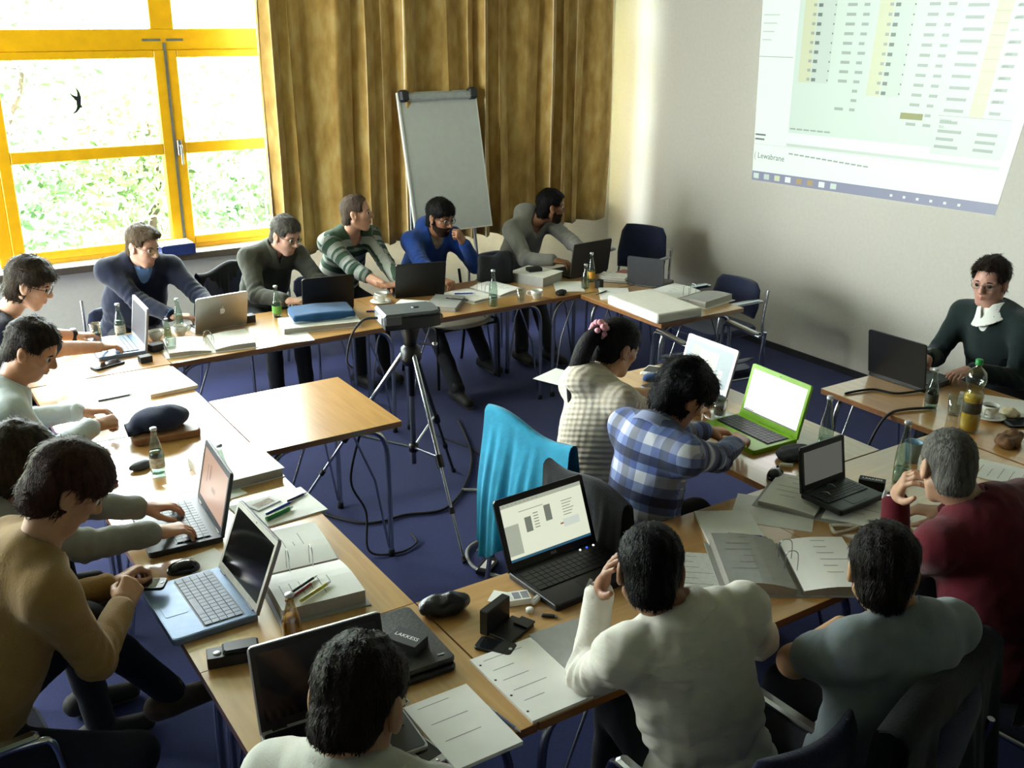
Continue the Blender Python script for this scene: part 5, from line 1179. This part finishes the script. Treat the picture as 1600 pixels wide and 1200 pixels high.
pen('blue and silver pen on the white pad, front row', 2.525, 2.315, -42, PB, TZ+.0142, SILVER); pen('clear blue pen lying before the notebook', 1.24, 1.94, -82, mat('smoky_pen', '#59607c', .3))
pen('green marker on the white pad, left row', 1.17, 3.40, 20, PG, TZ+.0062, WHITEP, .13, .008); pen('blue pen on the white pad, left row', 1.19, 3.45, 22, PB, TZ+.0062); pen('dark blue pen at the top of the white pad, left row', 1.28, 3.5, 20, mat('navy_pen', '#1c2257', .4), TZ+.0062, L=.1)
pen('red pen on the open binder beside the juice bottle', 1.0, 2.77, 28, PR, TZ+.05); pen('yellow marker on the open binder beside the juice bottle', 1.04, 2.74, 25, PY, TZ+.05, r=.006); pen('black pen on the open binder beside the juice bottle', 1.02, 2.80, 26, BLACKP, TZ+.05)
pen('blue pen on the open printed binder, back row', 3.37, 5.76, -25, PB, TZ+.02); pen('blue pen beside the saucer, back row', 2.72, 5.75, -20, PB); pen('black pen on the pad at the back corner', 4.19, 5.33, 20, BLACKP, TZ+.0082)
pen('long black pen across the binder edge, back row', 3.24, 5.62, -55, BLACKP, TZ+.031, L=.18); pen('pencil on the bleached sheets, left row', .95, 5.02, 4, DKGREY, TZ+.002, L=.17)
o = thing('playing_card', 'small printed card on the white pad, left row', 'card', (1.15, 3.52, TZ+.0062), D(20)); MB().box(-.055, .055, -.035, .035, 0, .004).build('card', PAPERG, o); MB().box(-.04, .04, -.02, .02, .004, .0045).build('printed_picture', mat('brown_print', '#8b7a66', .7, 0, .4, 60), o)
def blob(name, label, cat, x, y, rz, r, m, amp=.006, k=60, z=TZ, seed=1, h=.006, extra=None, part='body'):
    o = thing(name, label, cat, (x, y, z), D(rz)); P, lo = grid((-r[0]*1.25, -r[1]*1.25, -.01), (r[0]*1.25, r[1]*1.25, r[2]*2.5), h); d = el(P, (0, 0, r[2]*.8), r)
    if extra is not None: d = extra(P, d)
    d = d-amp*wav(P, k, seed); d = np.maximum(d, .001-P[2]); V, Q = snets(d, lo, h); link(part, fastmesh(part, V, Q, m), o); return o
def bagx(P, d):
    q = [np.abs(P[0])-.1, np.abs(P[1])-.025, np.abs(P[2]-.1)-.075]; return sm(np.sqrt(sum(np.maximum(v, 0)**2 for v in q))-.022, el(P, (.06, 0, .2), (.06, .03, .03)), .03)
LEATH = mat('black_leather', '#0e0e10', .35, 0, .2, 40, .25, 120)
blob('leather_pouch', 'crumpled black leather pouch at the table seam, front row', 'pouch', 1.37, 2.49, -12, (.085, .045, .036), LEATH, .008, 55)
blob('cloth_pouch', 'black cloth pouch beside the lime green laptop', 'pouch', 3.235, 2.74, 10, (.1, .07, .025), BLACKF, .006, 50)
blob('blue_pouch', 'small blue pouch beside the woman phone', 'pouch', 3.35, 3.83, 20, (.06, .035, .02), cloth('bluepouch', '#24406e'), .004, 60)
blob('black_cloth_bag', 'black soft bag standing between the bearded men', 'bag', 3.74, 5.97, -25, (.13, .05, .12), BLACKF, .007, 30, h=.008, extra=bagx)
blob('glove', 'dark grey pouch behind the labelled bottle, left row', 'pouch', .84, 4.12, 20, (.05, .03, .018), mat('dark_pouch', '#3c3f45', .7, 0, .2), .004, 70)
blob('coiled_cable', 'black coiled cable beside the white cup, back row edge', 'cable', 3.95, 5.47, 30, (.05, .035, .018), BLACKR, .006, 110, h=.004)
blob('brown_leaf_wrapper', 'crumpled brown wrapper on the presenter table', 'wrapper', 4.15, 2.33, 15, (.1, .05, .03), mat('brown_wrapper', '#6b4a2c', .7, 0, .4, 20), .014, 60)
blob('napkin', 'crumpled yellowish napkin beside the presenter cup', 'napkin', 4.47, 2.53, 40, (.06, .04, .02), mat('napkin', '#d6c7a0', .8, 0, .1), .008, 70)
blob('red_wrapper', 'small red wrapper before the grey hooded top', 'wrapper', .70, 4.02, 20, (.03, .018, .012), PR, .003, 90, h=.004)
def capx(P, d): return sm(d, el(P, (-.14, 0, .012), (.08, .07, .016)), .03)
o = thing('cap_case', 'flat tan case under the navy cap, left row', 'case', (1.02, 4.43, TZ), D(-6)); MB().rrect(-.14, .15, -.09, .09, .0005, .034, .03, bev=.006).build('shell', mat('tan_case', '#8a5f42', .5, 0, .12), o)
blob('navy_cap', 'navy cap lying on the tan case, left row', 'cap', 1.02, 4.45, -6, (.125, .085, .055), cloth('navycap', '#1f2740'), .007, 32, z=TZ+.0345, extra=capx, h=.007, part='crown')
def slab(P, d):
    q = [np.abs(P[0])-.17, np.abs(P[1])-.1, np.abs(P[2]-.026)-.004]; return np.sqrt(sum(np.maximum(v, 0)**2 for v in q))-.02-.006*np.cos(P[0]*9)
o = blob('laptop_sleeve', 'blue padded laptop sleeve on the white binder, back row', 'sleeve', 2.33, 5.72, -12, (.2, .13, .03), [cloth('bluesleeve', '#1f4a73')], .003, 20, z=TZ+.036, h=.008, extra=slab, part='upper_cover')
MB().rrect(-.19, .19, -.12, .12, .0005, .02, .03, bev=.006).build('lower_cover', mat('pale_blue_sleeve', '#9fb3c4', .7), o)
o = thing('leather_folder', 'black leather folder under the gift box, corner table', 'folder', (1.13, 2.37, TZ), D(-2)); MB().rrect(-.125, .125, -.165, .165, .0005, .02, .02, bev=.005).build('lower_case', LEATH, o); MB().rrect(-.12, .13, -.15, .17, .02, .037, .02, bev=.005).build('upper_case', mat('worn_leather', '#2a2a29', .4, 0, .25, 12, .2, 90), o); MB().box(.085, .105, -.12, -.115, .037, .039).build('zip_tag', SILVER, o)
o = thing('cigarette_pack', 'white cigarette pack with black printing, front row', 'pack', (1.595, 2.42, TZ), D(-18)); MB().box(-.044, .044, -.028, .028, .0005, .022, c=.001).build('carton', PAPER, o)
for i in range(3): MB().box(-.04+.028*i, -.016+.028*i, -.02, .02, .022, .0224).build('warning_print', [PAPERG, INK, INK][i], o)
o = thing('white_stick', 'small white plastic stick beside the cigarette pack', 'stick', (1.65, 2.385, TZ), D(25)); MB().box(-.03, .03, -.011, .011, .0005, .016, c=.004).build('body', WHITEP, o); MB().box(-.02, .02, -.004, .0, .016, .0163).build('print', INK, o)
o = thing('bottle_cap', 'small white cap on the front row table', 'cap', (1.597, 2.345, TZ)); MB().lathe([(0, .0), (.012, .0), (.013, .012), (.011, .014), (0, .014)], n=14).build('shell', WHITEP, o)
o = thing('usb_stick', 'small black memory stick on the front row table', 'memory stick', (1.63, 2.29, TZ), D(-40)); MB().box(-.022, .022, -.008, .008, .0005, .009, c=.003).build('shell', BLACKP, o); MB().box(.022, .03, -.006, .006, .002, .007).build('plug', STEEL, o)
o = tag(MB().tube(bez([(2.86, 2.22, TZ+.008), (2.82, 2.16, TZ+.015), (2.9, 2.13, TZ+.03), (2.85, 2.2, TZ+.02), (2.93, 2.15, TZ+.012), (2.88, 2.1, TZ+.02), (2.98, 2.1, TZ+.01), (2.93, 2.05, TZ+.01), (3.0, 2.06, TZ+.008)], 6), .0075, n=7).build('beige_cable', mat('beige_cord', '#b5ab98', .6)), 'tangled beige cable in front of the netbook', 'cable')
tag(MB().tube([(3.1, 2.70, TZ+.012), (3.14, 2.665, TZ+.012)], .0085, n=8).build('usb_plug', WHITEP), 'white stick plugged into the lime green laptop', 'memory stick')
o = thing('foam_block', 'thick white foam block on the end table', 'foam block', (4.22, 4.83, TZ), D(-3)); P, lo = grid((-.22, -.32, -.01), (.22, .32, .09), .01); q = [np.abs(P[0])-.165, np.abs(P[1])-.255, np.abs(P[2]-.033)-.02]; d = np.sqrt(sum(np.maximum(v, 0)**2 for v in q))-.013; V, Q = snets(d+.002*wav(P, 25, 4), lo, .01); link('slab', fastmesh('slab', V, Q, mat('white_foam', '#e3ded2', .9, 0, .03, 40, .3, 200)), o)
def book(label, x, y, rz, w, h, t, m, z=TZ):
    o = thing('book', label, 'book', (x, y, z), D(rz), 'books at the back corner'); MB().box(-w/2, w/2, -h/2, h/2, .0005, .003).build('back_cover', m, o); MB().box(-w/2, w/2, -h/2, h/2, t-.002, t).build('front_cover', m, o); MB().box(-w/2+.003, w/2-.003, -h/2+.003, h/2-.003, .003, t-.002).build('pages', PAPEREDGE, o)
BK = [mat('dark_cover', '#2a2522', .5), mat('red_cover', '#8d2f33', .5), mat('white_cover', '#d8d4cc', .5)]
book('dark book at the bottom of the small pile, back corner', 4.50, 5.585, 40, .15, .21, .022, BK[0]); book('white book on top of the small pile, back corner', 4.49, 5.58, 35, .14, .2, .02, BK[2], TZ+.0225); book('red book on the back corner table before the empty chair', 4.66, 5.62, 20, .12, .17, .03, BK[1])
o = thing('letter_tray', 'blue tray with papers on the window sill', 'tray', (1.96, 7.5, WZ0), D(4)); MB().box(-.12, .12, -.075, .075, .001, .008).box(-.12, .12, -.08, -.072, .001, .075).box(-.12, .12, .07, .076, .001, .06).box(-.122, -.115, -.08, .076, .001, .07).box(.115, .122, -.08, .076, .001, .07).build('tray', mat('blue_tray', '#23336e', .4), o); MB().box(-.11, .11, -.07, .068, .009, .085, 0, RX(3)).build('paper_stack', PAPER, o)
cable('presenter_cable', 'black laptop cord with a plug lump on the presenter table', [(4.40, 2.95, TZ+.012), (4.25, 3.0, TZ+.008), (4.2, 3.1, TZ+.008), (4.1, 3.13, TZ+.008), (4.03, 3.14, TZ+.006)], .006, BLACKR)
cable('presenter_video_cable', 'grey cable arching from the presenter table down to the floor', [(4.22, 2.78, TZ+.008), (4.1, 2.83, TZ+.01), (3.985, 2.85, .715), (3.9, 2.86, .6), (3.84, 2.87, .4), (3.82, 2.9, .2), (3.8, 2.95, .012)], .007, mat('dark_cable', '#3a3a3c', .5))
o = thing('paper_cup', 'light blue cup behind the grey-haired head', 'cup', (3.62, 2.44, TZ)); MB().lathe([(0, .002), (.026, .001), (.036, .09), (.038, .092), (.034, .09), (.024, .006), (0, .005)], n=18).build('wall', mat('pale_blue_cup', '#8fb3c9', .5), o)
o = thing('blue_folder', 'blue and white folder on the empty chair at the wall', 'folder', (5.2, 6.27, .48), D(20)); MB().box(-.12, .16, -.15, .15, .0, .03).build('cover', mat('blue_folder', '#20357d', .5), o); MB().box(-.1, .17, -.14, .14, .03, .05, 0, RY(8)).build('sheets', PAPER, o)

# ---------------------------------------------------------------- chairs under the seated people
def pc(x, y, rz, label, **k): chair(x, y, rz, label, **k)
pc(.2, 5.62, 0, 'navy chair under the man in the navy T-shirt', arms=False); pc(.06, 4.45, 0, 'navy chair under the man in the pale blue shirt', arms=False); pc(-.02, 3.5, 0, 'navy chair under the grey hooded top', arms=False); pc(.0, 2.86, 5, 'navy chair under the man in the tan sweater')
pc(1.42, 6.74, -90, 'navy chair under the man in the navy sweater', arms=False, zback=.66); pc(2.23, 6.74, -62, 'dark chair under the man in the olive jacket', arms=False, zback=.8); pc(2.9, 6.87, -85, 'navy chair under the striped sweater', arms=False, zback=.66); pc(3.52, 6.2, -88, 'cream shell chair under the man in the blue jacket', cream=True, arms=False, zback=.6, metal=BLACKP); pc(4.4, 6.8, -85, 'navy chair under the grey pullover', arms=False, zback=.66)
pc(2.45, 3.28, 10, 'navy chair under the woman, with the turquoise jacket on its back', arms=False); pc(2.33, 2.72, 0, 'navy chair under the plaid shirt, with a black jacket on its back', arms=False); pc(5.2, 3.02, 178, 'navy chair under the presenter', arms=False)
pc(2.93, 1.47, 95, 'navy chair under the man in the red sweater', arms=False); pc(2.07, 1.44, 104, 'navy chair under the man in the grey T-shirt', arms=False); pc(1.71, 1.55, 92, 'navy chair with chrome armrests under the man in the white shirt'); pc(.56, 1.34, 32, 'navy chair under the man in the white polo', arms=False)
# ---------------------------------------------------------------- jackets over chair backs
def drape(name, label, x, y, rz, w, ztop, zf, zb, m, seed, thick=.05, flare=.05, skew=0.):
    o = thing(name, label, 'jacket', (x, y, 0), D(rz)); nu, nv = 70, 40; V = []
    rs = np.random.RandomState(seed); ph = rs.rand(8)*6.28
    L1, L2 = ztop-zb, ztop-zf; tot = L1+L2+.12
    for i in range(nu+1):
        uu = -1+2*i/nu
        for j in range(nv+1):
            s = tot*j/nv
            if s < L1: side = -1; q = 1-s/L1; z = zb+s; xx = -thick/2-q*flare
            elif s < L1+.12: a = (s-L1)/.12*math.pi; q = 0; z = ztop+.03*math.sin(a); xx = -thick/2*math.cos(a)
            else: q = (s-L1-.12)/L2; z = ztop-(s-L1-.12); xx = thick/2+q*.01
            fold = (.018*math.sin(uu*9+ph[0])+.013*math.sin(uu*17+ph[1]+q)+.008*math.sin(uu*31+ph[2]))*q
            sag = -.05*(1-uu*uu)*0-.02*math.sin(uu*3+ph[3])-skew*uu*.5
            yy = uu*w/2*(1+.12*q*math.sin(ph[4]+uu))+.02*q*math.sin(z*9+ph[5])
            hemz = (1-min(1, z/ztop))*0
            V.append((xx-(fold if s < L1 else -fold*.4), yy, z+sag*(1-.3*q)+(.05*math.sin(uu*5+ph[6])*q if s < L1 else 0)))
    V = np.array(V); i, j = np.meshgrid(np.arange(nu), np.arange(nv), indexing='ij'); b = (i*(nv+1)+j).ravel(); Q = np.stack([b, b+1, b+nv+2, b+nv+1], 1)
    n = len(V); N = np.zeros_like(V); e1 = V[Q[:, 1]]-V[Q[:, 0]]; e2 = V[Q[:, 3]]-V[Q[:, 0]]; fn = np.cross(e1, e2); np.add.at(N, Q.ravel(), np.repeat(fn, 4, 0)); N /= np.linalg.norm(N, axis=1)[:, None]+1e-9
    link('cloth', fastmesh('cloth', np.concatenate([V, V-N*.006]), np.concatenate([Q, Q[:, ::-1]+n]), m), o); return o
TURQ = cloth('turquoise', '#2f8fb0', .12, .2, 60)
drape('turquoise_jacket', 'turquoise jacket hung over the chair back behind the woman', 2.195, 3.24, 10, .5, .89, .62, .33, TURQ, 2, flare=.1, skew=-.03)
drape('black_jacket', 'black jacket hung over the chair back behind the plaid shirt', 2.08, 2.70, 0, .48, .90, .6, .3, cloth('blackjacket', '#0b0c10', .2), 5, flare=.06)
drape('dark_coat', 'dark coat hung over the chair back behind the grey T-shirt', 2.12, 1.245, 104, .62, .92, .5, .28, cloth('darkcoat', '#0e0f14', .2), 8, thick=.09)
drape('black_coat', 'black coat hung over the chair back behind the red sweater', 2.86, 1.22, 95, .6, .92, .6, .28, cloth('blackcoat', '#08090c', .2), 9, thick=.09)
drape('bunched_jacket', 'dark jacket over the chair back behind the olive jacket', 2.10, 6.95, -62, .42, .82, .6, .45, cloth('bunched', '#191a1c', .3), 12)
